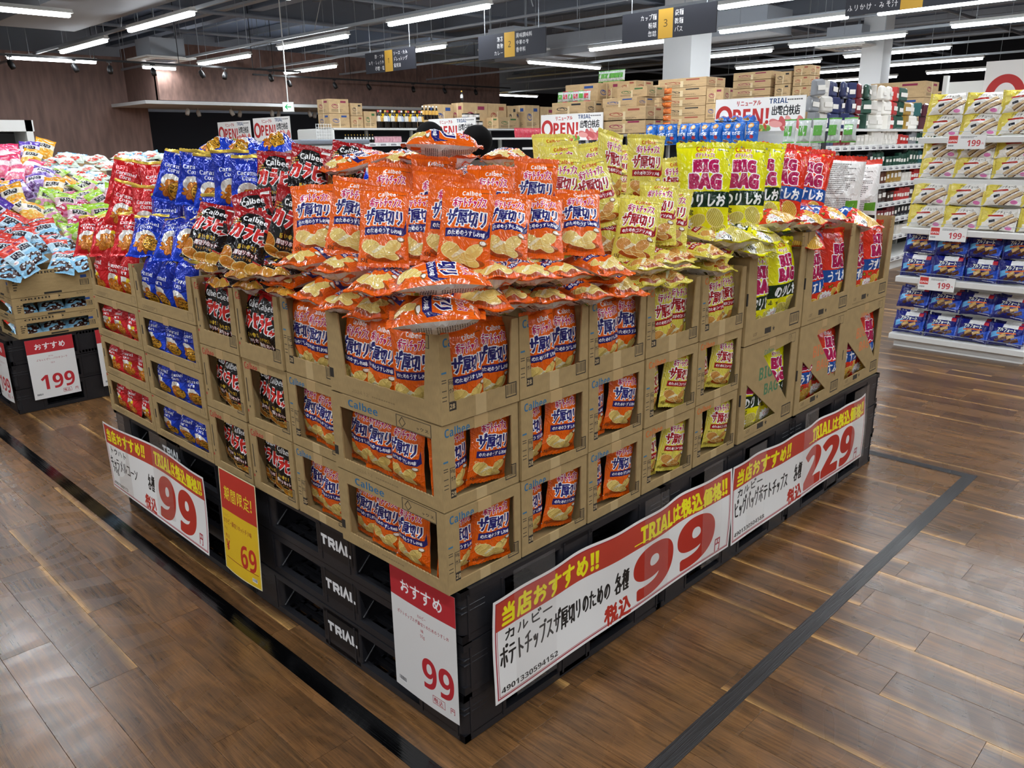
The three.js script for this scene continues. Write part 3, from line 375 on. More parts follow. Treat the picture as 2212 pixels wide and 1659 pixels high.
// ------------------------------------------------------------ plastic pallets
const LOGO = cvs(256, 128, (c) => { rect(c, '#131316', 0, 0, 256, 128); c.strokeStyle = c.fillStyle = '#f0f0f0'; c.lineWidth = 15; c.lineJoin = 'miter'; c.lineCap = 'butt'; const p = (a) => { c.beginPath(); a.forEach((q, i) => (i ? c.lineTo(...q) : c.moveTo(...q))); c.stroke(); };
  p([[22, 46], [76, 46]]); p([[49, 46], [49, 88]]); p([[90, 88], [90, 46], [120, 46], [126, 54], [126, 60], [118, 67], [96, 67]]); p([[108, 66], [130, 88]]); p([[146, 39], [146, 88]]); p([[160, 88], [180, 44], [200, 88]]); p([[214, 39], [214, 81], [246, 81]]); });
const LOGOM = phy({ name: 'white lettering', map: LOGO, roughness: 0.4 });
const palletProto = (() => {
  const g = new THREE.Group(), X = 0.884, Z = 1.106, H = 0.149, top = [], bot = [];
  const bars = (a, y, t, edge) => { for (const s of [-1, 1]) { a.push(bx(edge, t, Z, s * (X / 2 - edge / 2), y), bx(X, t, edge, 0, y, s * (Z / 2 - edge / 2))); for (const o of [0.055, 0.115]) a.push(bx(0.014, t * 0.7, Z - 0.02, s * (X / 2 - o), y), bx(X - 0.02, t * 0.7, 0.014, 0, y, s * (Z / 2 - o))); } for (let i = 1; i < 15; i++) a.push(bx(X - 0.02, t * 0.6, 0.012, 0, y - 0.002, -Z / 2 + i * Z / 15)); for (let i = 1; i < 12; i++) a.push(bx(0.012, t * 0.6, Z - 0.02, -X / 2 + i * X / 12, y - 0.002)); };
  bars(top, H - 0.012, 0.022, 0.03); bars(bot, 0.013, 0.022, 0.022); bot.push(bx(0.12, 0.008, Z - 0.02, 0, 0.012), bx(X - 0.02, 0.008, 0.16, 0, 0.012));
  me('top_deck', mg(top), M.black, g); me('bottom_deck', mg(bot), M.black, g);
  for (const i of [-1, 0, 1]) for (const j of [-1, 0, 1]) {
    const w = i ? 0.165 : 0.15, d = j ? 0.2 : 0.2, x = i * (X / 2 - w / 2), z = j * (Z / 2 - d / 2), a = [rb(w, H - 0.004, d, x, H / 2, z, i && j ? 0.02 : 0.007)];
    if (i && j) for (const y of [0.088, 0.104]) a.push(rb(w * 0.5, 0.004, d * 0.5, x + i * w * 0.255, y, z + j * d * 0.255, 0.0018));
    if (i || j) for (const s of [-1, 1]) { if (i) a.push(bx(0.006, H - 0.03, 0.006, x + i * (w / 2 - 0.001), H / 2, z + s * d * 0.36)); if (j) a.push(bx(0.006, H - 0.03, 0.006, x + s * w * 0.36, H / 2, z + j * (d / 2 - 0.001))); }
    const f = me('foot', mg(a), M.black, g);
    if (i && !j) { const p = new THREE.PlaneGeometry(0.18, 0.088).rotateY(i * PI / 2).translate(x + i * (w / 2 + 0.0012), 0.085, 0); me('lettering', p, LOGOM, f).userData.label = 'white block lettering on black'; }
  }
  for (const [sx, sz] of [[-1, 1], [1, 1], [-1, -1], [1, -1]]) for (const q of [Z / 2 - 0.203, 0.103]) me('gusset', rod([sx * (X / 2 - 0.01), 0.03, sz * q], [sx * (X / 2 - 0.05), 0.07, sz * q], 0.004, 5), M.black, g);
  return g;
})();
const LAY = ['bottom', 'middle', 'top'];
function pallets(x, z, where, seed) { const r = rng(seed); for (let k = 0; k < 3; k++) { const p = copy(palletProto, 'plastic_pallet', `black plastic pallet, ${LAY[k]} of three stacked ${where}`, 'pallet', 'stacked black plastic pallets'); p.position.set(x + (r() - 0.5) * 0.006, k * 0.1495, z + (r() - 0.5) * 0.006); p.rotation.y = (r() - 0.5) * 0.004; } }
pallets(0.446, -0.557, 'at the near corner under orange chips', 1); pallets(1.335, -0.557, 'under the yellow chips', 2); pallets(2.224, -0.557, 'at the far end under red chips', 3); pallets(0.446, -1.668, 'under the corn snacks', 4);
pallets(1.335, -1.668, 'hidden in the middle of the snack display', 5); pallets(2.224, -1.668, 'at the hidden back corner of the snack display', 6);

// ------------------------------------------------------------ display cartons
function cprint(f) { const t = cvs(512, 416, (c, w, h) => { fibre(c, w, h); f(c, w, h); }); return std({ name: 'printed cardboard', map: t, roughness: 0.82 }); }
const tick = (c, col, x) => { rect(c, '#3f7396', x, 170, 30, 9); for (const y of [206, 218, 256, 284, 302]) rect(c, '#3a3228', x, y, 28, 4); };
const bar = (c, x, y, w = 74, h = 66) => { c.strokeStyle = '#2c2620'; c.lineWidth = 5; c.strokeRect(x, y, w, h); c.save(); c.globalAlpha = 0.9; const r = rng(4); let X = x + 8; while (X < x + w - 8) { const t = 1 + r() * 3; rect(c, '#3b332a', X, y + 6, t, h - 16); X += t + 2 + r() * 2; } c.restore(); };
const small = (logo) => (c) => { jt(c, 'Calbee', 20, 14, 48, { c: logo, lx: 0.9 }); tick(c, logo, 8); rect(c, '#2d2620', 48, 318, 44, 40); jt(c, '28', 50, 324, 27, { c: '#cbb184' }); c.strokeStyle = '#3a3228'; c.lineWidth = 3; c.strokeRect(48, 210, 36, 106); jt(c, '55g', 50, 216, 18, { c: '#2d2620', lx: 0.8 }); jt(c, 'ウス', 52, 250, 24, { c: '#2d2620', sx: 0.6 }); bar(c, 418, 312); rect(c, 'rgba(214,188,140,0.55)', 214, 0, 70, 416); };
const CP = {
  o: cprint(small('#2f6a96')), y: cprint(small('#cf6a28')), k: cprint((c) => { jt(c, 'Calbee', 18, 14, 50, { c: '#b03024', lx: 0.85 }); rect(c, '#b03024', 4, 322, 14, 16); rect(c, '#2c2620', 22, 120, 10, 150); bar(c, 412, 300, 80, 74); star(c, '#2c2620', 36, 300, 12); }),
  oLong: cprint((c) => { jt(c, 'Calbee', 90, 12, 44, { c: '#2f6a96', lx: 0.9 }); c.strokeStyle = '#3a3228'; c.lineWidth = 3; c.strokeRect(326, 8, 150, 60); c.beginPath(); c.moveTo(350, 62); c.lineTo(338, 40); c.lineTo(352, 14); c.lineTo(366, 40); c.lineTo(352, 62); c.stroke(); jt(c, 'ミックス', 392, 34, 18, { c: '#3a3228' }); jt(c, '2024.12', 110, 374, 20, { c: '#8a744e', thin: 1 }); tiny(c, 210, 382, 120, 14, 1, '#8a744e', 2); rect(c, '#2c2620', 0, 296, 20, 50); }),
  c: cprint((c) => { rect(c, '#3a3228', 12, 150, 12, 90); rect(c, '#b03024', 4, 10, 16, 16); tiny(c, 60, 372, 110, 26, 2, '#6d5a3c', 3); c.strokeStyle = '#5a4a32'; c.lineWidth = 2; c.strokeRect(52, 366, 130, 36); c.strokeRect(456, 320, 40, 66); }),
  b: null, g: cprint((c) => bbPrint(c, '#3d7a55')), r: cprint((c) => bbPrint(c, '#e07a44')),
  j: cprint((c) => { jt(c, 'ORIHIRO', 48, 16, 46, { c: '#1e1a14', lx: 1.1 }); tiny(c, 22, 150, 40, 170, 4, '#4a3e2a', 3); bar(c, 436, 230, 52, 90); tiny(c, 400, 20, 100, 40, 2, '#6d5a3c', 5); rect(c, '#26221c', 200, 370, 110, 34); rect(c, '#2a4a8a', 440, 150, 40, 50); }),
};
CP.b = CP.c;
function bbPrint(c, col) { c.globalAlpha = 0.85; jt(c, 'Calbee', 190, 40, 28, { c: col, lx: 0.8 }); jt(c, 'BIG', 150, 110, 66, { c: col }); jt(c, 'BAG', 205, 190, 60, { c: col }); c.globalAlpha = 1; c.strokeStyle = '#4a3e2a'; c.lineWidth = 2; c.strokeRect(418, 14, 60, 40); c.beginPath(); c.moveTo(434, 50); c.lineTo(428, 34); c.lineTo(436, 18); c.lineTo(444, 34); c.lineTo(438, 50); c.stroke(); rect(c, '#3a3228', 170, 366, 56, 24); star(c, '#3a3228', 250, 378, 12); jt(c, 'LOT', 70, 370, 16, { c: '#6d5a3c' }); tiny(c, 60, 396, 150, 12, 1, '#8a744e', 4); bar(c, 400, 340, 84, 50); rect(c, '#2c2620', 0, 200, 8, 50); }
const rectHole = (w, h, l, r, b, t, zig) => { const p = new THREE.Path(); p.moveTo(-w / 2 + l * w, h * t); p.lineTo(-w / 2 + l * w, h * b); const n = zig ? 30 : 1, x0 = -w / 2 + l * w, x1 = -w / 2 + r * w; for (let i = 1; i <= n; i++) { if (zig) p.lineTo(x0 + (x1 - x0) * (i - 0.5) / n, h * b - 0.002); p.lineTo(x0 + (x1 - x0) * i / n, h * b); } p.lineTo(x1, h * t); p.closePath(); return p; };
function panel(w, h, form) {
  const s = new THREE.Shape(), a = -w / 2, b = w / 2; s.moveTo(a, 0); s.lineTo(b, 0);
  if (form === 'open') { s.lineTo(b, h); s.lineTo(b - w * 0.09, h); s.lineTo(b - w * 0.13, h * 0.24); for (let i = 14; i >= 1; i--) s.lineTo(a + w * 0.16 + (w * 0.71) * i / 15, h * 0.24 - (i % 2) * 0.0018); s.lineTo(a + w * 0.16, h * 0.24); s.lineTo(a + w * 0.12, h); s.lineTo(a, h); }
  else if (form === 'lip') { s.lineTo(b, h); s.lineTo(b - w * 0.07, h); s.lineTo(b - w * 0.09, h * 0.26); s.lineTo(a + w * 0.09, h * 0.26); s.lineTo(a + w * 0.06, h * 0.8); s.lineTo(a, h); }
  else { s.lineTo(b, h); s.lineTo(a, h); }
  s.closePath();
  const P = (pts) => { const p = new THREE.Path(); pts.forEach(([x, y], i) => p[i ? 'lineTo' : 'moveTo'](a + x * w, y * h)); p.closePath(); s.holes.push(p); };
  if (form === 'win') s.holes.push(rectHole(w, h, 0.16, 0.91, 0.13, 0.87)); if (form === 'long') s.holes.push(rectHole(w, h, 0.09, 0.93, 0.15, 0.83, 1)); if (form === 'slot') s.holes.push(rectHole(w, h, 0.12, 0.88, 0.2, 0.72));
  if (form === 'wide') s.holes.push(rectHole(w, h, 0.08, 0.93, 0.17, 0.84));
  if (form === 'n') { P([[0.1, 0.6], [0.66, 0.14], [0.1, 0.12]]); P([[0.36, 0.84], [0.88, 0.88], [0.86, 0.24]]); }
  const g = new THREE.ExtrudeGeometry(s, { depth: 0.004, bevelEnabled: false }).translate(0, 0, -0.004), p = g.attributes.position, u = g.attributes.uv; for (let i = 0; i < p.count; i++) u.setXY(i, (p.getX(i) + w / 2) / w, p.getY(i) / h); return g;
}
const boxProto = {};
function carton(key, w, h, d, form, print, sideForm, sidePrint, lid) {
  return boxProto[key] ??= (() => {
    const g = new THREE.Group(), t = 0.004; w -= 0.004; h -= 0.0015;
    me('front_panel', panel(w, h, form), CP[print], g); me('bottom_panel', bx(w - 2 * t, t, d - 2 * t, 0, t / 2, -d / 2), M.board, g);
    const L = panel(d - t, h, sideForm ?? 'plain').rotateY(-PI / 2).translate(-w / 2, 0, -(d + t) / 2 + 0.0), Rp = bx(t, h, d - t, w / 2 - t / 2, h / 2, -(d + t) / 2);
    me('side_panel', L, sidePrint ? CP[sidePrint] : M.board, g); me('side_panel', Rp, M.board, g); me('back_panel', bx(w - 2 * t, h, t, 0, h / 2, -d + t / 2), M.board, g);
    if (lid) { me('top_flap', bx(w / 2 - 0.001, 0.003, d - 0.004, -w / 4, h - 0.0015, -d / 2), M.board, g); me('top_flap', bx(w / 2 - 0.001, 0.003, d - 0.004, w / 4, h - 0.0015, -d / 2), M.board, g); me('sealing_tape', mg([bx(0.045, 0.0006, d, 0, h + 0.0003, -d / 2), bx(0.045, 0.03, 0.0006, 0, h - 0.015, 0.0004)]), TAPE, g); }
    return g;
  })();
}
const TAPE = phy({ name: 'brown sealing tape', color: 0xc2a474, roughness: 0.3, clearcoat: 0.3 });
const V = (p, yaw, x, y, z) => [p[0] + x * Math.cos(yaw) + z * Math.sin(yaw), p[1] + y, p[2] - x * Math.sin(yaw) + z * Math.cos(yaw)];
const ROWN = ['bottom-row', 'middle-row', 'top-row'], ROW4 = ['bottom-row', 'lower-middle-row', 'upper-middle-row', 'top-row'];
function addCarton(g, p, yawDeg, label, group) { const c = copy(g, 'display_carton', label, 'carton', group); c.position.set(...p); c.rotation.y = R(yawDeg + rr(-0.25, 0.25)); return c; }
function fill(kind, p, yawDeg, where, spots) { const n = spots.length; spots.forEach(([x, z, yw, ln, rl, y = 0.006, sq = 1], i) => bag(kind, V(p, R(yawDeg), x, y, z), yawDeg + yw, ln, rl, `${KIND[kind][3]}, ${n === 2 ? ['left', 'right'][i] : ['left', 'middle', 'right'][i]} one in ${where}`, `${KIND[kind][3]}s in the carton windows`).scale.set(sq < 0.8 ? 1.06 : 1.04, sq, sq < 1 ? 0.85 : 1)); }
const RS = 'banner side', LS = 'price card side', Y0 = 0.4495, FZ = -0.012, FX = -0.014;
// banner side (facing +z): x from, x to, kind, name
for (const [x0, x1, k, nm] of [[-0.026, 0.2325, 'o', 'corner column'], [0.2345, 0.505, 'o', 'second column'], [0.508, 0.769, 'o', 'third column'], [0.774, 1.062, 'y', 'fourth column'], [1.066, 1.342, 'y', 'fifth column']]) {
  const w = x1 - x0, corner = nm === 'corner column';
  for (let r = 0; r < 3; r++) {
    const top = r === 2, h = top ? 0.213 : 0.217, p = [(x0 + x1) / 2 + rr(-0.002, 0.002), Y0 + r * 0.2185, FZ - rr(0, 0.006)], cap = (top ? 'open' : 'windowed'), g = carton(`${k}${w.toFixed(2)}${top}${corner}`, w, h, 0.446, top ? 'open' : 'win', k, corner ? (top ? 'open' : 'long') : null, corner ? 'oLong' : null, !top);
    const where = `${ROWN[r]} carton, ${nm}, ${RS}`; addCarton(g, p, 0, `${cap} brown ${where}, of ${k === 'o' ? 'orange' : 'yellow'} chips`, 'windowed snack cartons');
    fill(k, p, 0, where, top ? [[-0.03, -0.028, rr(-6, 2), 2, rr(-2, 2)], [0.064, -0.044, -4, 3, rr(-6, -1)]] : [[-0.06, -0.05, rr(-2, 6), 2, rr(-4, 3), 0.014, 0.9], [0.04, -0.03, rr(-9, -2), 2, rr(-14, -5), 0.02, 0.9]]);
    if (corner) { const q = [x0, p[1], p[2] - 0.225]; fill('o', q, -90, `${ROWN[r]} carton, ${nm}, ${LS}`, top ? [[-0.14, -0.036, 4, 3, -6], [-0.03, -0.03, 4, 3, -6], [0.1, -0.036, 22, 2, 2]] : [[-0.15, -0.05, 2, 2, rr(-5, 0), 0.01, 0.9], [-0.06, -0.04, 4, 3, rr(-7, -2), 0.012, 0.9], [0.06, -0.029, 2, 2, rr(-5, 0), 0.012, 0.9]]); }
  }
}
for (const [x0, x1, k, nm] of [[1.36, 1.792, 'g', 'sixth column'], [1.796, 2.228, 'r', 'seventh column'], [2.232, 2.662, 'r', 'end column']]) for (let r = 0; r < 2; r++) {
  const w = x1 - x0, p = [(x0 + x1) / 2, Y0 + r * 0.3635, FZ - rr(0, 0.008)], g = carton(`${k}B${w.toFixed(2)}${r}`, w, 0.361, 0.4, r ? 'open' : 'n', k, null, null, !r), where = `${r ? 'upper' : 'lower'}-row carton, ${nm}, ${RS}`;
  addCarton(g, p, 0, `large ${r ? 'open' : 'diagonally cut'} brown ${where}, of ${k === 'g' ? 'bright yellow' : 'red'} chips`, 'large snack cartons');
  fill(k, p, 0, where, [[-0.085, -0.042, rr(-4, 4), 2, rr(-3, 2)], [0.095, -0.042, rr(-5, 0), 2, rr(-5, 0), r ? 0.03 : 0.006]]);
}
// price card side (facing -x): z from, z to
for (const [z0, z1, k, nm, rows, form] of [[-0.712, -0.453, 'o', 'second column', 3, 'win'], [-0.975, -0.716, 'k', 'third column', 3, 'win'], [-1.256, -0.985, 'k', 'fourth column', 3, 'win'], [-1.743, -1.262, 'b', 'fifth column', 4, 'wide'], [-2.204, -1.748, 'c', 'end column', 4, 'wide']]) {
  const w = z1 - z0;
  for (let r = 0; r < rows; r++) {
    const top = r === rows - 1, hh = rows === 3 ? 0.2185 : 0.1645, p = [FX + rr(0, 0.006), Y0 + r * hh, (z0 + z1) / 2], where = `${(rows === 3 ? ROWN : ROW4)[r]} carton, ${nm}, ${LS}`;
    const g = carton(`${k}L${w.toFixed(2)}${top}`, w, hh - 0.002, 0.42, top ? (rows === 3 ? 'open' : 'lip') : form, k, null, null, !top);
    addCarton(g, p, -90, `${top ? 'open' : 'windowed'} brown ${where}, of ${{ o: 'orange chips', k: 'black and red chips', b: 'blue corn snacks', c: 'red corn snacks' }[k]}`, 'windowed snack cartons');
    if (rows === 3) fill(k, p, -90, where, top ? [[-0.068, -0.04, 2, 2, 0], [0.022, -0.028, 2, 2, -2]] : [[-0.066, -0.046, 2, 2, -3, 0.014, 0.9], [0.022, -0.029, 3, 2, rr(-6, -2), 0.014, 0.9]]);
    else fill(k, p, -90, where, [-0.155, -0.02, 0.115].map((x) => [x + rr(-0.01, 0.01), -0.034, rr(-10, 10), top ? 4 : 6, rr(-9, 5), 0.006, top ? 1 : 0.76]));
  }
}
for (const [i, [x, z]] of [[0.67, -0.68], [1.1, -0.68], [1.53, -0.66], [0.67, -1.15], [1.1, -1.15], [0.67, -1.62], [1.1, -1.62], [1.53, -1.15]].entries()) { const c = copy(carton('plain', 0.42, 0.645, 0.42, 'plain', 'c', null, null, true), 'inner_carton', `plain closed carton inside the display under the bags, ${ord(i)} from the corner`, 'carton', 'inner cartons under the bags'); c.position.set(x, Y0, z + 0.21); }
// ------------------------------------------------------------ the heap of bags on the cartons: kind, place of the base, facing, lean, roll, tier
const HEAP = `o 0.07 1.221 -0.63 -40 32 2 front 0
o 0.05 1.232 -0.445 -38 24 -9 front 0
o 0.03 1.22 -0.27 -39 28 -3 front 0
o 0.12 1.222 -0.232 -33 35 -2 front 0
o 0.078 1.222 -0.04 -42 19 -7 front 0
o 0.267 1.219 -0.1 -43 39 -7 front 0
o 0.382 1.22 -0.08 -41 43 -5 front 0
o 0.538 1.211 -0.07 -40 38 -3 front 0
o 0.193 1.257 -0.464 -41 14 -5 back 0
o 0.311 1.272 -0.428 -40 14 -6 back 0
o 0.209 1.242 -0.291 -39 12 -5 back 0
o 0.153 1.225 -0.182 -42 14 -8 back 0
o 0.33 1.248 -0.211 -40 14 -4 back 0
o 0.507 1.261 -0.22 -41 12 -5 back 0
o 0.561 1.224 -0.37 -46 16 -4 back 0
o -0.03 1.206 -0.609 -74 92 -4 flat2 0
o -0.05 1.204 -0.395 -62 90 -10 flat2 0
o -0.05 1.178 -0.236 -58 88 -8 flat2 0
o 0.117 1.21 0.05 -24 92 6 flat2 0
o 0.239 1.194 0.05 -16 88 -4 flat2 0
o 0.374 1.186 0.05 -12 92 6 flat2 0
o 0.556 1.175 0.04 -10 86 -3 flat2 0
o -0.02 1.143 -0.7 -80 92 5 flat1 0
o -0.04 1.123 -0.532 -74 88 -6 flat1 0
o -0.04 1.117 -0.383 -66 92 8 flat1 0
o -0.02 1.096 -0.296 -60 80 -8 flat1 0
o 0.065 1.157 0.05 -30 90 -6 flat1 0
o 0.178 1.143 0.04 -18 88 6 flat1 0
o 0.305 1.131 0.05 -8 92 -6 flat1 0
o 0.489 1.113 0.04 -14 88 5 flat1 0
o 0.644 1.106 0.03 -6 86 -4 flat1 0
o -0.13 1.226 -0.035 -132 90 6 corner 0
o -0.12 1.144 -0.062 -128 88 -4 corner 0
o 0.22 1.506 -0.415 -128 92 -3 crown 0
o 0.22 1.432 -0.788 -86 76 -10 crown 0
o 0.45 1.455 -0.788 -70 90 8 crown 0
o 0.556 1.464 -0.55 -20 92 5 crown 0
o 0.753 1.456 -0.6 -44 90 -6 crown 0
o 0.5 1.461 -0.69 -40 90 0 crown 0
o 1.006 1.461 -0.75 -24 92 4 crown 0
y 0.738 1.178 -0.13 -42 36 -3 front 0
y 0.738 1.172 -0.05 -52 30 -8 front 0
y 0.983 1.178 -0.1 -56 27 -5 front 0
y 1.252 1.156 -0.15 -52 27 -5 front 0
y 1.257 1.173 -0.08 -28 27 -3 front 0
y 0.75 1.265 -0.156 -45 18 16 back 0
y 0.916 1.332 -0.272 0 8 -10 back 0
y 1.057 1.319 -0.239 -39 10 -3 back 0
y 1.166 1.248 -0.191 -37 10 0 back 0
y 0.794 1.305 -0.364 -45 12 2 back 0
y 0.891 1.329 -0.489 -44 12 0 back 0
y 0.666 1.268 -0.261 -47 12 -4 back 0
y 1.058 1.303 -0.408 -35 12 8 back 0
y 1.21 1.296 -0.476 -43 14 -5 back 0
y 0.936 1.2 -0.107 -56 30 -2 mid 0
y 0.746 1.157 0.03 -10 90 -6 flat 0
y 0.862 1.162 0.03 -18 88 6 flat 0
y 1.099 1.162 0.03 0 92 -4 flat 0
y 1.022 1.154 -0.02 -8 88 6 flat 0
y 1.139 1.111 0.03 6 88 -8 flat 0
y 0.887 1.101 0.02 -12 82 8 flat 0
y 0.757 1.11 0.02 -4 84 -5 flat 0
g 1.2 1.189 -0.114 -51 10 -2 front 0
g 1.444 1.18 -0.115 -47 10 -3 front 0
g 1.628 1.184 -0.142 -40 10 -4 front 0
g 1.239 1.189 0.03 -12 90 -6 flat 0
g 1.487 1.175 0.03 4 88 6 flat 0
g 1.38 1.147 0.04 0 84 -4 flat 0
r 1.778 1.155 -0.186 -33 10 -4 front 0
r 1.733 1.184 -0.128 -52 14 -8 front 0
r 2.013 1.166 -0.163 -49 14 -10 front 0
r 2.294 1.122 -0.13 -63 8 2 back 1
r 2.485 1.101 -0.124 -60 6 0 back 1
r 1.571 1.225 0.03 -8 92 5 flat 0
r 1.825 1.199 0.03 6 88 -6 flat 0
r 2.067 1.208 0.02 10 92 4 flat 0
r 2.324 1.16 0.03 4 84 -5 flat 0
k -0.06 1.179 -1.067 -36 38 -16 front 0
k -0.06 1.169 -0.831 -21 33 -24 front 0
k 0.06 1.194 -0.788 -40 1 -18 front 0
k 0.081 1.192 -0.935 -38 22 10 back 0
k 0.159 1.299 -0.989 -34 22 -6 back 0
k 0.177 1.323 -0.849 -32 26 -12 back 0
k 0.286 1.358 -0.815 -35 40 -14 back 0
k 0.324 1.307 -1.174 -37 40 -6 back 0
k 0.348 1.286 -1.5 -36 30 -4 back 0
k -0.04 1.148 -1.125 -96 90 6 flat 0
k -0.05 1.148 -0.896 -80 90 -4 flat 0
k -0.04 1.162 -0.714 -74 88 5 flat 0
k -0.03 1.105 -1.079 -88 88 -4 flat 0
k -0.03 1.106 -0.889 -84 86 5 flat 0
k -0.03 1.113 -0.703 -80 88 -5 flat 0
b 0.02 1.13 -1.694 -43 47 2 front 0
b 0.02 1.138 -1.473 -41 47 -4 front 0
b 0.05 1.146 -1.386 -38 51 4 front 0
b 0.16 1.149 -1.816 -41 14 -3 mid 0
b 0.166 1.175 -1.508 -39 24 6 mid 0
b 0.166 1.163 -1.371 -38 16 0 mid 0
b 0.16 1.316 -1.754 -38 18 -16 top 0
b 0.165 1.308 -1.56 -37 16 -8 top 0
b 0.204 1.29 -1.499 -36 12 -4 top 0
b 0.216 1.303 -1.357 -35 12 0 top 0
b 0.22 1.289 -1.259 -36 14 -4 top 0
b 0.42 1.481 -1.751 -74 88 0 flat 0
b 0.46 1.496 -1.536 -66 90 6 flat 0
b 0.42 1.482 -1.967 -70 80 4 flat 0
c 0.02 1.091 -2.27 -42 41 2 front 0
c 0.02 1.106 -2.08 -39 40 -2 front 0
c 0.03 1.114 -1.88 -34 40 -6 front 0
c 0.088 1.203 -2.088 -29 24 -18 mid 0
c 0.134 1.176 -1.936 -38 14 -6 mid 0
c 0.146 1.285 -2.189 -29 16 -16 top 0
c 0.234 1.268 -2.02 -33 14 0 top 0
c 0.306 1.27 -1.959 -32 14 4 top 0
c 0.336 1.263 -2.41 -25 30 6 top 0`;
{
  const count = {}, TIER = { front: 'standing in the front row', back: 'standing in the row behind', flat: 'flat over the edge', flat1: 'lying flat, lower layer', flat2: 'lying flat, upper layer', top: 'in the top row', crown: 'lying on the crown', corner: 'lying crosswise at the corner', mid: 'standing in the middle row' };
  for (const l of HEAP.split('\n')) {
    const [k, x, y, z, yaw, lean, roll, tier, flip] = l.split(' '), i = count[k + tier] = (count[k + tier] ?? -1) + 1;
    bag(k, [+x, +y, +z], +yaw + (+flip ? 180 : 0), +flip ? -lean : +lean, +roll, +flip ? `${KIND[k][3]} showing its pale back, ${ord(i)} of two at the far end` : `${KIND[k][3]} ${TIER[tier]} on the heap, ${ord(i)} from left`, `${KIND[k][3]}s heaped on the display`).scale.z = lean > 76 ? 1.3 : 1;
  }
  // bags that fill the heap behind the front rows
  const zone = (x, z) => (x < 0.75 && z > -0.72 ? 'o' : z > -0.5 ? (x < 1.3 ? 'y' : x < 1.75 ? 'g' : 'r') : x < 0.75 ? (z > -1.25 ? 'k' : z > -1.72 ? 'b' : 'c') : (x < 1.25 ? (z > -0.9 ? 'y' : 'k') : x < 1.75 ? 'g' : 'r'));
  const c2 = {};
  for (const [lv, d0] of [[1.12, 0.1], [1.19, 0.14], [1.26, 0.3], [1.33, 0.42], [1.385, 0.52]]) {
    for (let z = -d0 - 0.02; z > -2.3; z -= 0.24) for (let x = d0 + 0.06; x < 2.3; x += 0.2) {
      if (rnd() < 0.25 || (x > 0.95 && z < -0.75) || (x > 1.35 && (lv > 1.3 || z < -0.5))) continue; const k = zone(x, z); if ((k === 'g' || k === 'r') && rnd() < 0.55) continue;
      const i = c2[k] = (c2[k] ?? -1) + 1, b = bag(k, [x + rr(-0.03, 0.03), lv + rr(0, 0.02), z + rr(-0.03, 0.03) + 0.1], rr(-75, 10), rr(74, 88), rr(-14, 14), `${KIND[k][3]} lying mostly covered inside the heap, ${ord(i)} counting inwards`, `${KIND[k][3]}s buried in the heap`);
    }
  }
}
// ------------------------------------------------------------ banners and price cards
const RED = '#c0301f', YEL = '#fbf01a';
function fitDigit(c, ch, x0, x1, y0, y1, col) { c.save(); c.font = 'bold 300px sans-serif'; c.textAlign = 'left'; c.textBaseline = 'alphabetic'; const m = c.measureText(ch), lw = 18, bw = m.actualBoundingBoxLeft + m.actualBoundingBoxRight + lw, bh = m.actualBoundingBoxAscent + m.actualBoundingBoxDescent + lw; c.translate(x0, y0); c.scale((x1 - x0) / bw, (y1 - y0) / bh); c.translate(m.actualBoundingBoxLeft + lw / 2, m.actualBoundingBoxAscent + lw / 2); c.fillStyle = c.strokeStyle = col; c.lineJoin = 'round'; c.lineWidth = lw; c.strokeText(ch, 0, 0); c.fillText(ch, 0, 0); c.restore(); }
function saleBanner(p) {
  return (c, w, h) => {
    rect(c, '#f3f2ef', 0, 0, w, h); c.strokeStyle = '#a52430'; c.lineWidth = 5; c.strokeRect(14, 14, w - 28, h - 28); c.lineWidth = 2; c.strokeRect(22, 20, w - 44, h - 40);
    rect(c, '#c4412e', 16, 16, w - 32, h * 0.27);
    const a = { c: YEL, w: 0.16, sx: 0.88, lw: 0.05, gap: 0.06 }; jt(c, '当店おすすめ!!', 40, 30, 86, a); jt(c, 'TRIALは税込価格!!', w - 34, 30, 86, { ...a, al: 'r', sx: 0.86, lx: 0.86 }); rect(c, YEL, w * 0.51, h * 0.255, w * 0.455, 5);
    jt(c, p.maker, 56, h * 0.33, 48, { c: '#14120f', w: 0.14, sx: 1.2 }); jt(c, p.name, 30, h * 0.47, 92, { c: '#14120f', w: 0.09, sx: p.sx, gap: 0.03 }); if (p.wt) jt(c, p.wt, 54, h * 0.64, 44, { c: '#14120f', lx: 1.1 });
    jt(c, '各種', p.kx * w, h * 0.44, 100, { c: '#14120f', w: 0.095, sx: 0.42, gap: 0.08 }); jt(c, '税込', (p.kx - 0.04) * w, h * 0.755, 88, { c: RED, w: 0.15, sx: 0.92, gap: 0.06 });
    for (const [ch, a, b] of p.digits) fitDigit(c, ch, a * w, b * w, h * 0.34, h * 0.935, RED); jt(c, '円', w * 0.915, h * 0.76, 74, { c: '#b02433', sx: 0.7, w: 0.1 }); jt(c, p.code, 30, h - 52, 24, { c: '#14120f', lx: 1.5, thin: 0 });
  };
}
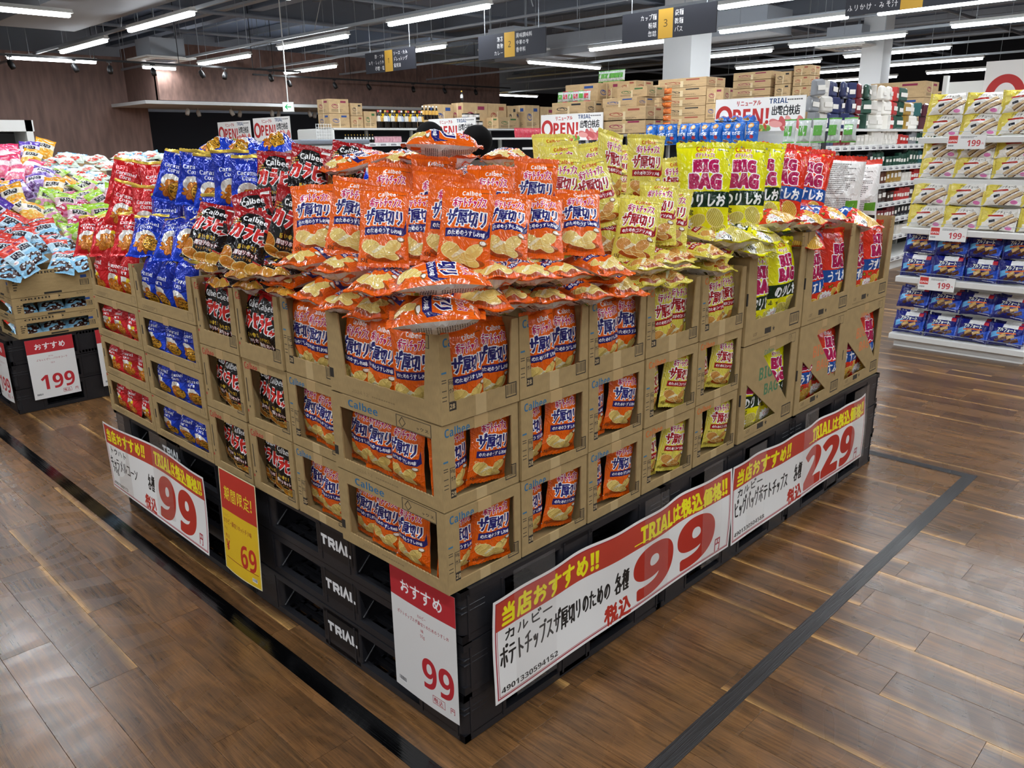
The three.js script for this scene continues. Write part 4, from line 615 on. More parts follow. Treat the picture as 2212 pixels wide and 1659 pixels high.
function paperMesh(name, w, h, tex, bend, label, cat, pos, yaw, parts = [], pitch = 0) {
  const g = new THREE.PlaneGeometry(w, h, 64, 10), p = g.attributes.position; for (let i = 0; i < p.count; i++) p.setZ(i, bend((p.getX(i) / w) + 0.5, (p.getY(i) / h) + 0.5)); g.computeVertexNormals();
  const back = g.clone(); { const id = back.index.array; for (let i = 0; i < id.length; i += 3) { const t = id[i]; id[i] = id[i + 1]; id[i + 1] = t; } back.translate(0, 0, -0.0006); back.computeVertexNormals(); }
  const t = thing(name, label, cat, pos, yaw); t.rotation.order = 'YXZ'; t.rotation.x = pitch; me('printed_front', g, std({ name: 'print', map: tex, roughness: 0.55 }), t); me('paper_back', back, M.paper, t);
  for (const [x, y, a, b] of parts) me('clear_tape', new THREE.PlaneGeometry(a, b, 1, 1).translate(x, y, 0.013), M.clear, t);
  return t;
}
const wav = (s, a = 0.007) => (u, v) => a * Math.sin(u * 13 + s) * (0.25 + 0.75 * v) + 0.004 * Math.sin(u * 29 + s * 2) * v * v + 0.003 * Math.cos(v * 5 + u * 4);
paperMesh('price_banner', 1.186, 0.305, cvs(1536, 400, saleBanner({ maker: 'カルビー', name: 'ポテトチップスザ厚切りのための', sx: 0.435, kx: 0.434, digits: [['9', 0.506, 0.702], ['9', 0.717, 0.913]], code: '4901330594152' })), wav(1), 'wide red and white paper banner priced 99 yen beside the near corner', 'price banner', [0.678, 0.245, 0.02], 0, [[-0.44, 0.03, 0.16, 0.37], [0.12, 0.04, 0.13, 0.34], [0.45, 0.03, 0.12, 0.37]], -0.02);
paperMesh('price_banner', 1.186, 0.305, cvs(1536, 400, saleBanner({ maker: 'カルビー', name: 'ビッグバッグポテトチップス', sx: 0.45, kx: 0.412, digits: [['2', 0.494, 0.636], ['2', 0.636, 0.774], ['9', 0.774, 0.9]], code: '4901330504588' })), wav(3, 0.006), 'wide red and white paper banner priced 229 yen at the far end', 'price banner', [1.877, 0.243, 0.02], 0, [[-0.44, 0.03, 0.13, 0.34], [0, 0.04, 0.12, 0.36], [0.5, 0.03, 0.16, 0.34]], -0.02);
paperMesh('price_banner', 0.92, 0.3, cvs(1400, 440, saleBanner({ maker: 'トウハト', name: 'キャラメルコーン', sx: 0.56, kx: 0.42, wt: '70g', digits: [['9', 0.52, 0.7], ['9', 0.72, 0.9]], code: '4901940113' })), (u, v) => 0.012 * Math.sin(u * 7 + 1) * v + 0.02 * Math.pow(1 - v, 2) * u + 0.01 * (1 - u), 'red and white paper banner priced 99 yen under the corn snacks', 'price banner', [-0.035, 0.25, -1.755], -PI / 2, [[-0.3, 0.04, 0.14, 0.36], [0.1, 0.04, 0.16, 0.36]], -0.02);
const smallCard = (title, lines, price, px, lx, seed) => (c, w, h) => {
  rect(c, '#e9e8e6', 0, 0, w, h); rect(c, '#c02a33', 0, 0, w, h * 0.235); jt(c, title, w / 2, h * 0.065, 84, { c: '#fff', al: 'c', w: 0.115, gap: 0.02 });
  lines.forEach(([s, y, z, sx]) => jt(c, s, w / 2, h * y, z, { c: '#a3343c', al: 'c', sx, w: 0.08, thin: 1 })); jt(c, price, w * px, h * 0.58, 212, { c: '#c22630', al: 'r', lx }); c.strokeStyle = '#a8303a'; c.lineWidth = 3; c.strokeRect(w * 0.62, h * 0.885, 92, 44); jt(c, '税込', w * 0.625 + 4, h * 0.892, 34, { c: '#b02c38', w: 0.1 }); jt(c, '円', w * 0.87, h * 0.888, 40, { c: '#b02c38', w: 0.09 }); barcode(c, w * 0.06, h * 0.905, 68, 30, seed);
};
paperMesh('price_card', 0.262, 0.372, cvs(512, 720, smallCard('おすすめ', [['カルビー', 0.285, 22, 0.7], ['ポテトチップスザ厚切りのためのうすしお', 0.335, 25, 0.78], ['味', 0.39, 22, 1], ['55g', 0.435, 20, 1]], '99', 0.96, 0.95, 5)), (u, v) => 0.004 * Math.sin(u * 3), 'white price card reading 99 under a red heading at the near corner', 'price card', [-0.008, 0.252, -0.142], -PI / 2);
paperMesh('price_card', 0.25, 0.372, cvs(512, 760, (c, w, h) => {
  rect(c, '#efe3b0', 0, 0, w, h); rect(c, '#c63324', 10, 8, w - 20, h * 0.385); rect(c, '#ecc11f', 10, h * 0.39, w - 20, h * 0.6); jt(c, '期間限定!', w / 2, h * 0.15, 104, { c: '#f0d82a', al: 'c', sx: 0.78, w: 0.09 });
  jt(c, 'カルビー', 30, h * 0.43, 26, { c: '#c0842a', w: 0.07, sx: 0.8 }); jt(c, 'カラビー厚切りホットチリ味', 26, h * 0.475, 42, { c: '#9c3a1c', w: 0.09, sx: 0.72, gap: 0.02 }); jt(c, '60g', 30, h * 0.56, 24, { c: '#c0842a', thin: 1 }); jt(c, '税込', 40, h * 0.63, 32, { c: '#b0502a', w: 0.08 }); jt(c, '¥', 40, h * 0.68, 96, { c: '#c22a20' }); jt(c, '69', w - 40, h * 0.62, 200, { c: '#c8301e', al: 'r', lx: 0.85 }); rect(c, '#a03018', 40, h * 0.865, w - 70, 5); barcode(c, w - 110, h * 0.915, 60, 28, 9);
}), (u, v) => 0.012 * Math.sin(u * 2.4 + 0.4) * (1 - v) + 0.004, 'yellow limited-time price card reading 69 under the black and red chips', 'price card', [-0.034, 0.283, -1.062], -PI / 2, [], -0.03);
// ------------------------------------------------------------ jelly pouch island on the left
pallets(0.5, -4.56, 'under the light blue cola pouches', 8); pallets(1.39, -4.56, 'under the green pouches of the jelly island', 9); pallets(0.5, -5.67, 'at the back of the jelly island', 10);
for (const [x, w, k, nm] of [[0.35, 0.46, 'cola', 'corner stack'], [0.81, 0.44, 'lychee', 'second stack'], [1.27, 0.44, 'muscat', 'third stack'], [1.73, 0.44, 'melon', 'end stack']]) for (let r = 0; r < 3; r++) {
  const top = r === 2, h = top ? 0.15 : 0.12, p = [x, 0.4495 + r * 0.121, -4.0], c = copy(carton('j' + w + top + (k === 'cola'), w - 0.004, h, 0.34, top ? 'plain' : 'slot', 'j', k === 'cola' ? (top ? 'plain' : 'slot') : null, k === 'cola' ? 'j' : null, !top), 'display_carton', `low brown jelly carton, ${ROWN[r]} of the ${nm}, left island`, 'carton', 'low jelly cartons'); c.position.set(...p);
  if (!top) { for (let i = 0; i < 3; i++) bag(k, [x - 0.15 + i * 0.14, p[1] + 0.006, -4.03], rr(-15, 15), 62, rr(-20, 20), `${KIND[k][3]}, ${['left', 'middle', 'right'][i]} in slot of ${ROWN[r]} carton, ${nm}`, `${KIND[k][3]}es in carton slots`); if (k === 'cola') bag(k, [x - w / 2 + 0.03, p[1] + 0.006, -4.16], -80, 60, 5, `${KIND[k][3]} in the side slot of the ${ROWN[r]} corner carton`, 'pouches in side slots'); }
}
{ const c = copy(carton('jin', 2.0, 0.3, 1.55, 'plain', 'j', null, null, true), 'inner_carton', 'wide plain carton under the heap of jelly pouches', 'carton'); c.position.set(1.16, 0.4495, -4.4); }
{
  const n = {}; let row = 0;
  for (let s = 0; s < 17; s++) { // terraces rising from the front edge to the back
    const f = s / 16, z = -3.97 - f * 2.3, y = 0.8 + 0.64 * Math.pow(f, 0.85); row++;
    for (let i = 0; i < 13; i++) {
      const x = 0.1 + i * 0.16 + (s % 2) * 0.07 + rr(-0.02, 0.02); if (x > 2.1) continue;
      const q = x - Math.max(0, -4.2 - z) * 0.37, k = s < 5 && x < 0.64 ? 'cola' : f > 0.6 && q < 0.2 ? 'peach' : q < 0.34 ? (rnd() < 0.65 ? 'grape' : 'mango') : f > 0.5 && x > 0.75 + (1 - f) * 0.7 ? 'melon' : q < 0.5 && rnd() < 0.3 ? 'mango' : rnd() < 0.6 ? 'lychee' : 'muscat';
      n[k + s] = (n[k + s] ?? -1) + 1;
      bag(k, [x, y + rr(-0.01, 0.03), z + rr(-0.02, 0.02)], rr(-45, 30), k === 'melon' ? rr(68, 84) : rr(34, 66), rr(-38, 38), `${KIND[k][3]}, ${ord(n[k + s])} from left, ${ord(s)} tier up the heap`, `${KIND[k][3]}es heaped on the left island`);
    }
    for (let j = 0; j < 2 && s > 1; j++) { const zz = z - 0.03 - j * 0.08; const k = s < 6 ? 'cola' : s < 12 ? 'grape' : 'peach'; bag(k, [0.06, y - 0.03 - j * 0.1, zz], rr(-100, -60), rr(30, 50), rr(-20, 20), `${KIND[k][3]}, ${j ? 'lower' : 'upper'} one down the end slope beside the ${ord(s)} tier`, `${KIND[k][3]}es on the end slope`); }
  }
}
const c199 = cvs(512, 720, smallCard('おすすめ', [['オリヒロ', 0.285, 20, 0.8], ['ぷるんとゼリーパウチコーラ', 0.33, 26, 0.9], ['12コ', 0.4, 20, 1]], '199', 0.92, 0.95, 6));
paperMesh('price_card', 0.262, 0.365, c199, (u, v) => 0.003 * Math.sin(u * 3), 'white price card reading 199 on black pallets below light blue pouches', 'price card', [0.275, 0.255, -3.985], 0);
paperMesh('price_card', 0.262, 0.365, c199, (u, v) => 0.003 * Math.sin(u * 3), 'white price card reading 199 half hidden behind the corn snack cartons', 'price card', [0.67, 0.255, -3.985], 0);
paperMesh('price_card', 0.262, 0.365, c199, (u, v) => 0.006 * Math.sin(u * 3), 'white price card reading 199 on the side of the jelly island', 'price card', [0.04, 0.26, -4.13], -PI / 2);

// ------------------------------------------------------------ biscuit shelving at the right
{
  const t = thing('shelf_unit', 'white gondola shelf end stacked with wafers above and chocolate biscuits below', 'shelf', [5.1, 0, -0.36]);
  const W = 0.92; me('back_panel', bx(0.03, 1.9, W, 0.6, 0.95, 0), M.white, t); for (const s of [-1, 1]) me('upright', bx(0.05, 1.95, 0.03, 0.56, 0.97, s * W / 2), M.white, t); me('kick_plate', bx(0.03, 0.085, W - 0.06, 0.045, 0.043, 0), M.white, t); me('plinth', bx(0.5, 0.085, W - 0.06, 0.31, 0.043, 0), M.white, t);
  for (const [y, x0] of [[0.1, 0], [0.53, 0], [0.885, 0], [1.225, 0.13], [1.51, 0.13]]) { const s = me('shelf_board', rb(0.58 - x0, 0.028, W, x0 + (0.58 - x0) / 2, y - 0.014, 0, 0.005), M.white, t); me('price_rail', rb(0.012, 0.04, W, x0 - 0.004, y - 0.022, 0, 0.004), M.white, s); me('front_guard', rod([x0 + 0.01, y + 0.035, -W / 2], [x0 + 0.01, y + 0.035, W / 2], 0.002, 5), M.galv, s); }
  const T = ['bottom', 'second', 'third', 'fourth', 'top'];
  [[0.1, 0.02], [0.53, 0.02], [0.885, 0.03], [1.225, 0.15], [1.51, 0.15]].forEach(([y, x], si) => { const k = si < 2 ? 'choc' : 'wafer', hgt = [0.185, 0.165, 0.158, 0.128, 0.14][si], n = 4, pitch = si < 2 ? 0.214 : 0.235;
    for (let r = 0; r < 2; r++) for (let i = 0; i < n; i++) for (let d = 0; d < 2; d++) {
      const g = bag(k, [0, 0, 0], -90, 0, 0, `${KIND[k][3]}, ${ord(i)} ${d ? 'in the hidden' : 'from left,'} ${['lower', 'upper', 'loose top'][r]} row, ${T[si]} shelf`, `${KIND[k][3]}s on the shelf end`), lean = R(13 + r * 5 + (si === 0 ? 10 : 0) + rr(-4, 4));
      // the pack lies on its long side: its own length runs along the shelf
      g.rotation.set(0, 0, 0); const m = new THREE.Matrix4().makeRotationY(-PI / 2).multiply(new THREE.Matrix4().makeRotationX(-lean)).multiply(new THREE.Matrix4().makeRotationZ(R(-90) + rr(-0.04, 0.04)));
      g.quaternion.setFromRotationMatrix(m); const zc = -0.36 - W / 2 + 0.005 + i * pitch; g.position.set(5.1 + x + 0.045 + d * 0.085 + r * 0.03, y + 0.003 + r * hgt + 0.08, zc + (si < 2 ? rr(0, 0.012) : rr(0, 0.01)));
    } });
  const tagT = cvs(384, 160, (c, w, h) => { rect(c, '#f2f1ee', 0, 0, w, h); rect(c, '#d0342c', 10, 10, 92, 84); jt(c, 'OPEN', 14, 50, 30, { c: '#fff', lx: 0.9 }); tiny(c, 130, 18, 180, 26, 2, '#4a4846', 3); jt(c, '199', 340, 52, 82, { c: '#c22630', al: 'r', lx: 0.9 }); jt(c, '円', 344, 86, 26, { c: '#c22630', w: 0.08 }); barcode(c, 12, 112, 60, 22, 4); });
  for (const [y, z, x, k] of [[1.475, -0.5, 5.215, 'white shelf tag reading 199 clipped under the upper wafer rows'], [0.855, -0.5, 5.085, 'white shelf tag reading 199 on the shelf between wafers and blue biscuits'], [0.5, -0.53, 5.085, 'white shelf tag reading 199 between the two rows of blue biscuits']]) { const c = thing('shelf_tag', k, 'price tag', [x, y, z], -PI / 2); c.rotation.order = 'YXZ'; c.rotation.x = -0.12; me('card', new THREE.PlaneGeometry(0.24, 0.095).translate(0, 0, 0.004), std({ name: 'tag print', map: tagT, roughness: 0.5 }), c); me('holder', bx(0.25, 0.1, 0.004), M.clear, c); }
}
// ------------------------------------------------------------ shop lettering banners
const OPENT = cvs(1024, 352, (c, w, h) => { rect(c, '#f1efec', 0, 0, w, h); jt(c, 'リニューアル', 250, 22, 62, { c: '#b8322c', sx: 0.72, w: 0.13 }); c.lineWidth = 44; c.strokeStyle = '#c02a28'; c.beginPath(); c.ellipse(110, 190, 78, 96, 0, 0, 7); c.stroke(); jt(c, 'PEN!', 200, 96, 190, { c: '#c02a28', lx: 0.9, lw: 0.02 }); jt(c, 'TRIAL', 628, 12, 62, { c: '#143c6e', lx: 1.05 }); tiny(c, 830, 30, 170, 26, 1, '#444', 5); jt(c, '出雲白枝店', 660, 88, 104, { c: '#16161a', sx: 0.58, w: 0.1, gap: 0.04 });
  const r = rng(5); for (let i = 0; i < 26; i++) ell(c, ['#6a9a3c', '#d8c86a', '#e08a3c', '#c84a3a', '#8ab04c'][i % 5], 420 + r() * 220, 292 + r() * 56, 18 + r() * 16, 14 + r() * 10, r() * 3); for (let i = 0; i < 14; i++) ell(c, ['#d87a78', '#c85a5c', '#e8a09a'][i % 3], 680 + r() * 320, 248 + r() * 90, 60 + r() * 30, 34, r() * 1.4); });
const OPENM = std({ name: 'banner print', map: OPENT, roughness: 0.5 });
function openBanner(w, h, pos, yaw, label) { const t = thing('opening_banner', label, 'banner', pos, yaw); me('print', new THREE.PlaneGeometry(w, h).translate(0, 0, 0.006), OPENM, t); me('backing_board', bx(w, h, 0.008), M.white, t); return t; }
openBanner(0.95, 0.315, [6.47, 1.755, -2.75], -PI / 2, 'white reopening banner on the aisle end behind the blue tea packs'); openBanner(0.95, 0.3, [6.47, 1.7, -5.14], -PI / 2, 'white reopening banner on the second aisle end below stacked cartons');
openBanner(0.95, 0.3, [6.47, 1.72, -7.25], -PI / 2, 'white reopening banner partly hidden behind the two shoppers'); openBanner(0.86, 0.27, [4.2, 1.725, -8.95], -PI / 2, 'first of the paired reopening banners over the white chiller'); openBanner(0.86, 0.27, [4.21, 1.745, -8.02], -PI / 2, 'second of the paired reopening banners over the white chiller');
openBanner(1.3, 0.44, [5.5, 1.79, 0.13], -PI / 2, 'white reopening banner standing above the wafer shelves');
// ------------------------------------------------------------ hanging aisle signs
function aisleSign(z, num, L, Rr, label) {
  const t = thing('aisle_sign', label, 'sign', [8, 2.93, z], -PI / 2); const tex = cvs(1024, 256, (c, w, h) => { rect(c, '#2c2e38', 0, 0, w, h); rect(c, '#d9a93a', 415, 0, 160, h); jt(c, num, 495, 84, 76, { c: '#3a2c10', al: 'c', thin: 1 }); L.forEach((s, i) => jt(c, s, 400, 30 + i * 72, 54, { c: '#f2f2f2', al: 'r', sx: 0.8, w: 0.09 })); Rr.forEach((s, i) => jt(c, s, 594, 18 + i * 72, 54, { c: '#f2f2f2', sx: 0.8, w: 0.09 })); });
  me('board', bx(1.38, 0.34, 0.02), M.dark, t); const f = std({ name: 'sign print', map: tex, roughness: 0.6 }); me('face', new THREE.PlaneGeometry(1.38, 0.34).translate(0, 0, 0.0108), f, t); for (const s of [-0.55, 0.55]) me('hanger', rod([s, 0.17, 0], [s, 0.66, 0], 0.005, 6), M.galv, t);
}
aisleSign(-10.5, '1', ['酢・つゆ', 'みそ・しょうゆ', '砂糖・塩'], ['ソース・たれ', 'ドレッシング', '食用油'], 'dark aisle sign with ochre strip, the small far one over the bottle shelf'); aisleSign(-7.6, '2', ['海苔', '乾物', 'カレー'], ['風味調味料', '中華の素', '香辛料'], 'dark aisle sign with ochre strip, the middle one over the shoppers');
aisleSign(-4.88, '3', ['カップ麺', '粉類', '缶詰'], ['袋麺', '乾麺', 'パスタ'], 'dark aisle sign with ochre strip, the large one beside the white column'); aisleSign(-1.95, '4', ['お茶', 'コーヒー', 'ふりかけ・みそ汁'], ['', '', ''], 'dark hanging aisle sign cut off by the top of the picture');
// ------------------------------------------------------------ yellow lit vegetable sign, exit sign, track spotlights
{ const t = thing('department_sign', 'large backlit yellow sign reading Vegetables on the far wall', 'sign', [22.6, 3.12, -26.38]); me('light_box', bx(6.4, 0.95, 0.12), M.dark, t); const tex = cvs(1024, 160, (c, w, h) => { rect(c, '#f2c81c', 0, 0, w, h); c.fillStyle = '#3a2c0c'; c.font = '104px sans-serif'; c.fillText('Vegetables &', 90, 130); }); me('lit_face', new THREE.PlaneGeometry(6.3, 0.9).translate(0, 0, 0.062), std({ name: 'lit sign', map: tex, emissiveMap: tex, emissive: 0xffffff, emissiveIntensity: 0.75 }), t); const l = new THREE.RectAreaLight(0xffd040, 1.2, 6.3, 0.9); l.position.z = 0.1; l.rotation.y = PI; t.add(l); }
{ const t = thing('exit_sign', 'small green and white exit sign hung on a thin pole', 'sign', [8.06, 2.33, -14], -0.7); const tex = cvs(128, 96, (c) => { rect(c, '#f4fbf6', 0, 0, 128, 96); c.strokeStyle = '#17a05a'; c.lineWidth = 12; c.beginPath(); c.moveTo(104, 48); c.lineTo(30, 48); c.moveTo(58, 20); c.lineTo(28, 48); c.lineTo(58, 76); c.stroke(); }); me('case', bx(0.22, 0.19, 0.05), M.white, t); me('lit_face', new THREE.PlaneGeometry(0.2, 0.16).translate(0, 0, 0.026), std({ name: 'exit print', map: tex, emissiveMap: tex, emissive: 0xffffff, emissiveIntensity: 0.7 }), t); me('pole', rod([0, 0.09, 0], [0, 2.7, 0], 0.012), M.white, t); }
function spot(x, y, z, a, m, label, group) { const t = thing('spotlight', label, 'spotlight', [x, y, z], a, group); me('adapter', bx(0.1, 0.025, 0.03, 0, 0.13), m, t); me('stem', rod([0, 0.13, 0], [0, 0.06, 0], 0.008), m, t); me('head', new THREE.LatheGeometry([[0, -0.1], [0.05, -0.1], [0.058, -0.02], [0.045, 0.05], [0.02, 0.075], [0, 0.075]].map((p) => new THREE.Vector2(...p)), 14).rotateX(-0.5), m, t); }
for (const [zt, x0, n, st] of [[-17.5, 4.2, 7, 0.9], [-18.8, 10.9, 6, 1.4]]) { solo('spotlight_track', mg([bx(n * st + 1, 0.04, 0.04, x0 + n * st / 2 - 0.4, 3.36, zt), ...[0, 2, 4, 6].map((q) => rod([x0 - 0.3 + q * st * n / 7, 3.36, zt], [x0 - 0.3 + q * st * n / 7, 5.2, zt], 0.008, 6))]), M.matt, zt > -18 ? 'black lighting track in front of the veneer wall' : 'black lighting track in front of the yellow sign', 'track'); for (let i = 0; i < n; i++) spot(x0 + i * st + rr(-0.2, 0.2), 3.2, zt, rr(-1, 1), M.matt, `small black track spotlight at the back, ${ord(i)} from left ${zt > -18 ? 'before the veneer' : 'before the yellow sign'}`, 'black track spotlights'); }
for (let i = 0; i < 11; i++) spot(9 + i * 0.62, 2.52, -20.6 - (i % 2) * 0.7, rr(-1, 1), M.white, `small white spotlight under the pale canopy soffit, ${ord(i)} from left`, 'white canopy spotlights');
// ------------------------------------------------------------ grocery aisles behind: gondolas, stock cartons, small goods
function gondola(label, x0, x1, z, depth, levels, faceZ, height) {   // runs along x, front at z facing +z
  const t = thing('gondola_shelf', label, 'shelf', [(x0 + x1) / 2, 0, z]), L = x1 - x0;
  me('back_panel', bx(L, height, 0.03, 0, height / 2, -depth / 2), M.dark, t); me('end_panel', bx(0.03, height, depth, -L / 2, height / 2, -depth / 2), M.white, t); me('end_panel', bx(0.03, height, depth, L / 2, height / 2, -depth / 2), M.white, t); me('kick_plate', bx(L, 0.1, 0.02, 0, 0.05, -0.04), M.white, t);
  for (const y of levels) { const s = me('shelf_board', bx(L, 0.025, depth / 2, 0, y - 0.0125, -depth / 4), M.white, t); me('price_rail', bx(L, 0.05, 0.012, 0, y - 0.03, 0.004), RAIL, s); }
  me('top_board', bx(L, 0.025, depth, 0, height, -depth / 2), M.white, t); for (let i = 0; i <= Math.round(L / 0.9); i++) me('upright', bx(0.04, height, 0.05, -L / 2 + i * 0.9, height / 2, -depth / 2 + 0.03), M.white, t);
  return t;
}
const RAIL = std({ name: 'price rail', roughness: 0.4, map: (() => { const t = cvs(1024, 32, (c) => { rect(c, '#e9e9e6', 0, 0, 1024, 32); const r = rng(3); for (let i = 0; i < 24; i++) { rect(c, '#fbfbfa', i * 42 + 3, 3, 34, 26); rect(c, '#8a8a90', i * 42 + 6, 6, 14 + r() * 10, 4); rect(c, '#6a6a70', i * 42 + 6, 14, 22, 10); } }); t.wrapS = t.wrapT = 1000; t.repeat.set(2, 1); return t; })() });
gondola('white gondola of coffee and tea shelves with black backing behind the red chip bags', 6.62, 15.6, -2.2, 0.95, [0.16, 0.42, 0.63, 0.82, 1.03, 1.22, 1.45], 1, 1.6);
gondola('white gondola carrying stacked noodle cartons on its top board', 6.62, 15.6, -4.65, 0.95, [0.4, 0.8, 1.2], 1, 1.6);
gondola('white gondola carrying jars and mixed cartons behind the shoppers', 6.62, 15.6, -6.95, 0.95, [0.4, 0.8, 1.2], 1, 1.6);
gondola('white gondola with soy sauce bottles along its top board', 5.85, 15.6, -9.15, 0.95, [0.4, 0.8, 1.2, 1.58], 1, 1.78);
// coffee shelves: small boxes and pouches
const PAL = [0x28305e, 0x7a1c28, 0xd8d4cc, 0xf0ece4, 0x3c2620, 0xc0302c, 0x1e4a3a, 0x8a8c90, 0x24242a, 0xe8e4da, 0x5a2030, 0x1c5a5a, 0xb08a3a, 0x6a3a22];
const gm = PAL.map((c) => phy({ name: 'packet', color: c, roughness: 0.35, clearcoat: 0.4 }));
const lidM = std({ name: 'packet label', color: 0xeeeae2, roughness: 0.6 });
const packProto = [], PACKN = ['upright packet', 'foil pouch', 'small box'];
const pouchG = (w, h, d) => { const g = new RoundedBoxGeometry(w, h, d, 3, Math.min(d * 0.45, 0.02)), p = g.attributes.position; for (let i = 0; i < p.count; i++) { const v = p.getY(i) / h + 0.5; p.setZ(i, p.getZ(i) * (v > 0.8 ? 1 - (v - 0.8) * 4.2 : 1)); } g.computeVertexNormals(); return g.translate(0, h / 2, 0); };
for (let i = 0; i < gm.length; i++) for (let k = 0; k < 3; k++) { const g = new THREE.Group(), h = [0.13, 0.16, 0.1][k], w = [0.075, 0.1, 0.09][k], d = [0.05, 0.05, 0.07][k]; me('pack', k === 1 ? pouchG(w, h, d) : rb(w, h, d, 0, h / 2, 0, 0.004), gm[i], g); me('label', rb(w * 0.7, h * 0.3, 0.002, 0, h * (0.4 + 0.08 * k), d / 2 + 0.0008, 0.0008), lidM, g); packProto.push([g, w]); }
const COL = ['navy', 'dark red', 'grey white', 'white', 'brown', 'red', 'green', 'silver', 'black', 'cream', 'plum', 'teal', 'ochre', 'copper'];
{ const rows = [[1.45, [0, 1, 2, 9, 3, 3, 5, 7, 6, 6, 8]], [1.22, [2, 7, 8, 6, 6, 6, 11, 8]], [1.03, [0, 5, 8, 6, 13, 12, 9, 5, 4, 1]], [0.82, [4, 8, 7, 4, 5, 4, 13]], [0.63, [4, 4, 1, 8, 10]], [0.42, [5, 1, 7, 9, 0]]], RN = ['top', 'second', 'third', 'fourth', 'fifth', 'sixth'];
  rows.forEach(([y, cols], ri) => { let x = 6.78 + (ri > 1 ? 1 : 0), i = 0; const end = [10.3, 10.2, 10, 9.8, 9.6, 9.5][ri]; while (x < end) { const ci = cols[Math.floor((x - 6.7) / 3.6 * cols.length) % cols.length], k = (Math.floor(i / 4) + ri) % 3, [g, w] = packProto[ci * 3 + k]; const c = copy(g, 'grocery_pack', `${COL[ci]} ${PACKN[k]}, ${ord(i)} along the ${RN[ri]} coffee shelf`, 'packet', 'packets on the coffee shelves'); c.position.set(x + w / 2, y, -2.2 - 0.045); c.rotation.y = rr(-0.12, 0.12); c.scale.setScalar(rr(0.92, 1.08)); x += w * 1.12; i++; } });
  // jumble on the top board
  for (let i = 0; i < 46; i++) { const lay = Math.floor(i / 16), x = 6.75 + (i % 16) * 0.2 + rr(-0.02, 0.02), ci = [7, 2, 0, 0, 0, 1, 6, 9, 3, 3, 5, 6, 12, 3, 11, 10][i % 16], k = i % 3 === 0 ? 0 : 1, [g] = packProto[ci * 3 + k]; if (lay === 2 && i % 16 > 11) continue; const c = copy(g, 'grocery_pack', `${COL[ci]} large ${PACKN[k]}, ${ord(i % 16)} across, ${ord(lay)} layer on the coffee gondola top`, 'packet', 'packets on the gondola top'); c.position.set(x, 1.613 + lay * 0.15, -2.3 - rr(0, 0.06)); c.scale.set(1.75, k ? 0.95 : 1.15, 1.6); c.rotation.y = rr(-0.3, 0.3); c.rotation.z = rr(-0.06, 0.06); }
}
{ const t = thing('department_sign', 'narrow black vertical sign reading coffee in white at the gondola end', 'sign', [6.66, 1.36, -2.16]); const tex = cvs(64, 256, (c) => { rect(c, '#26262c', 0, 0, 64, 256); jt(c, 'コ', 14, 96, 34, { c: '#eee', vert: 1 }); c.fillStyle = '#eee'; c.fillRect(29, 140, 5, 32); jt(c, 'ヒ', 14, 176, 34, { c: '#eee' }); c.fillRect(29, 216, 5, 32); }); me('panel', bx(0.1, 0.42, 0.012), M.dark, t); me('face', new THREE.PlaneGeometry(0.1, 0.42).translate(0, 0, 0.0068), std({ name: 'coffee sign print', map: tex, roughness: 0.6 }), t); }
// stock cartons seen on top of the aisles
const BT = [['#9c4a3a', 'red'], ['#2a2a2a', 'black'], ['#3a6a3a', 'green'], ['#2a4a8a', 'blue'], ['#8a2a4a', 'crimson']].map(([col], i) => std({ name: 'stock carton print', roughness: 0.85, map: cvs(256, 192, (c, w, h) => { fibre(c, w, h, [190, 160, 118], i * 7); rect(c, col, 150, 24, 70, 26); c.strokeStyle = col; c.lineWidth = 7; c.beginPath(); c.ellipse(80, 96, 40, 24, 0.2, 0, 7); c.stroke(); c.beginPath(); c.moveTo(60, 90); c.quadraticCurveTo(86, 60, 100, 104); c.stroke(); tiny(c, 30, 140, 180, 34, 3, '#5a4a34', i + 2); rect(c, '#d8c49c', 120, 0, 16, 192); }) }));
let scN = 0;
function stock(w, h, d, x, y, z, label, yaw = 0, mat) { const t = thing('stock_carton', label, 'carton', [x, y, z], yaw, 'stock cartons on the aisle tops'); const m = mat ?? BT[scN++ % BT.length]; me('carton_body', rb(w - 0.004, h - 0.002, d, 0, h / 2, 0, 0.004), m, t); me('sealing_tape', mg([bx(0.05, 0.0008, d, 0, h - 0.0014, 0), bx(0.05, h * 0.3, 0.0008, 0, h * 0.84, d / 2 + 0.0004)]), TAPE, t); return t; }
const SX = (zc, w, h, X, y, lab, d = 0.34, m) => stock(w, h, d, X + d / 2, y, zc, lab, -PI / 2, m);
for (let i = 0; i < 7; i++) SX(-3.3, 0.45, 0.081, 7.3, 1.613 + i * 0.083 + 0.03, `flat noodle carton, ${ord(i)} from below in the stack behind the large banner`, 0.5, BT[4]);
SX(-2.93, 0.18, 0.32, 7.3, 1.613, 'plain upright carton under the small boxes beside the noodle stack'); for (let i = 0; i < 2; i++) SX(-2.94, 0.18, 0.122, 7.3, 1.955 + i * 0.124, `small dark printed box, ${i ? 'upper' : 'lower'} of two beside the noodle stack`, 0.2, BT[1]);
SX(-2.75, 0.17, 0.33, 7.32, 1.613, 'plain upright carton at the coffee end of the noodle stack'); for (let i = 0; i < 3; i++) SX(-2.75, 0.18, 0.1, 7.32, 1.946 + i * 0.102, `low pale carton, ${ord(i)} from below at the coffee end of the stack`, 0.24, BT[0]);
for (let i = 0; i < 6; i++) SX(-5.42, 0.8, 0.124, 9.2, 1.622 + i * 0.126, `long brown carton, ${ord(i)} from below in the stack before the white column`, 0.5, BT[i % 2 ? 0 : 1]);
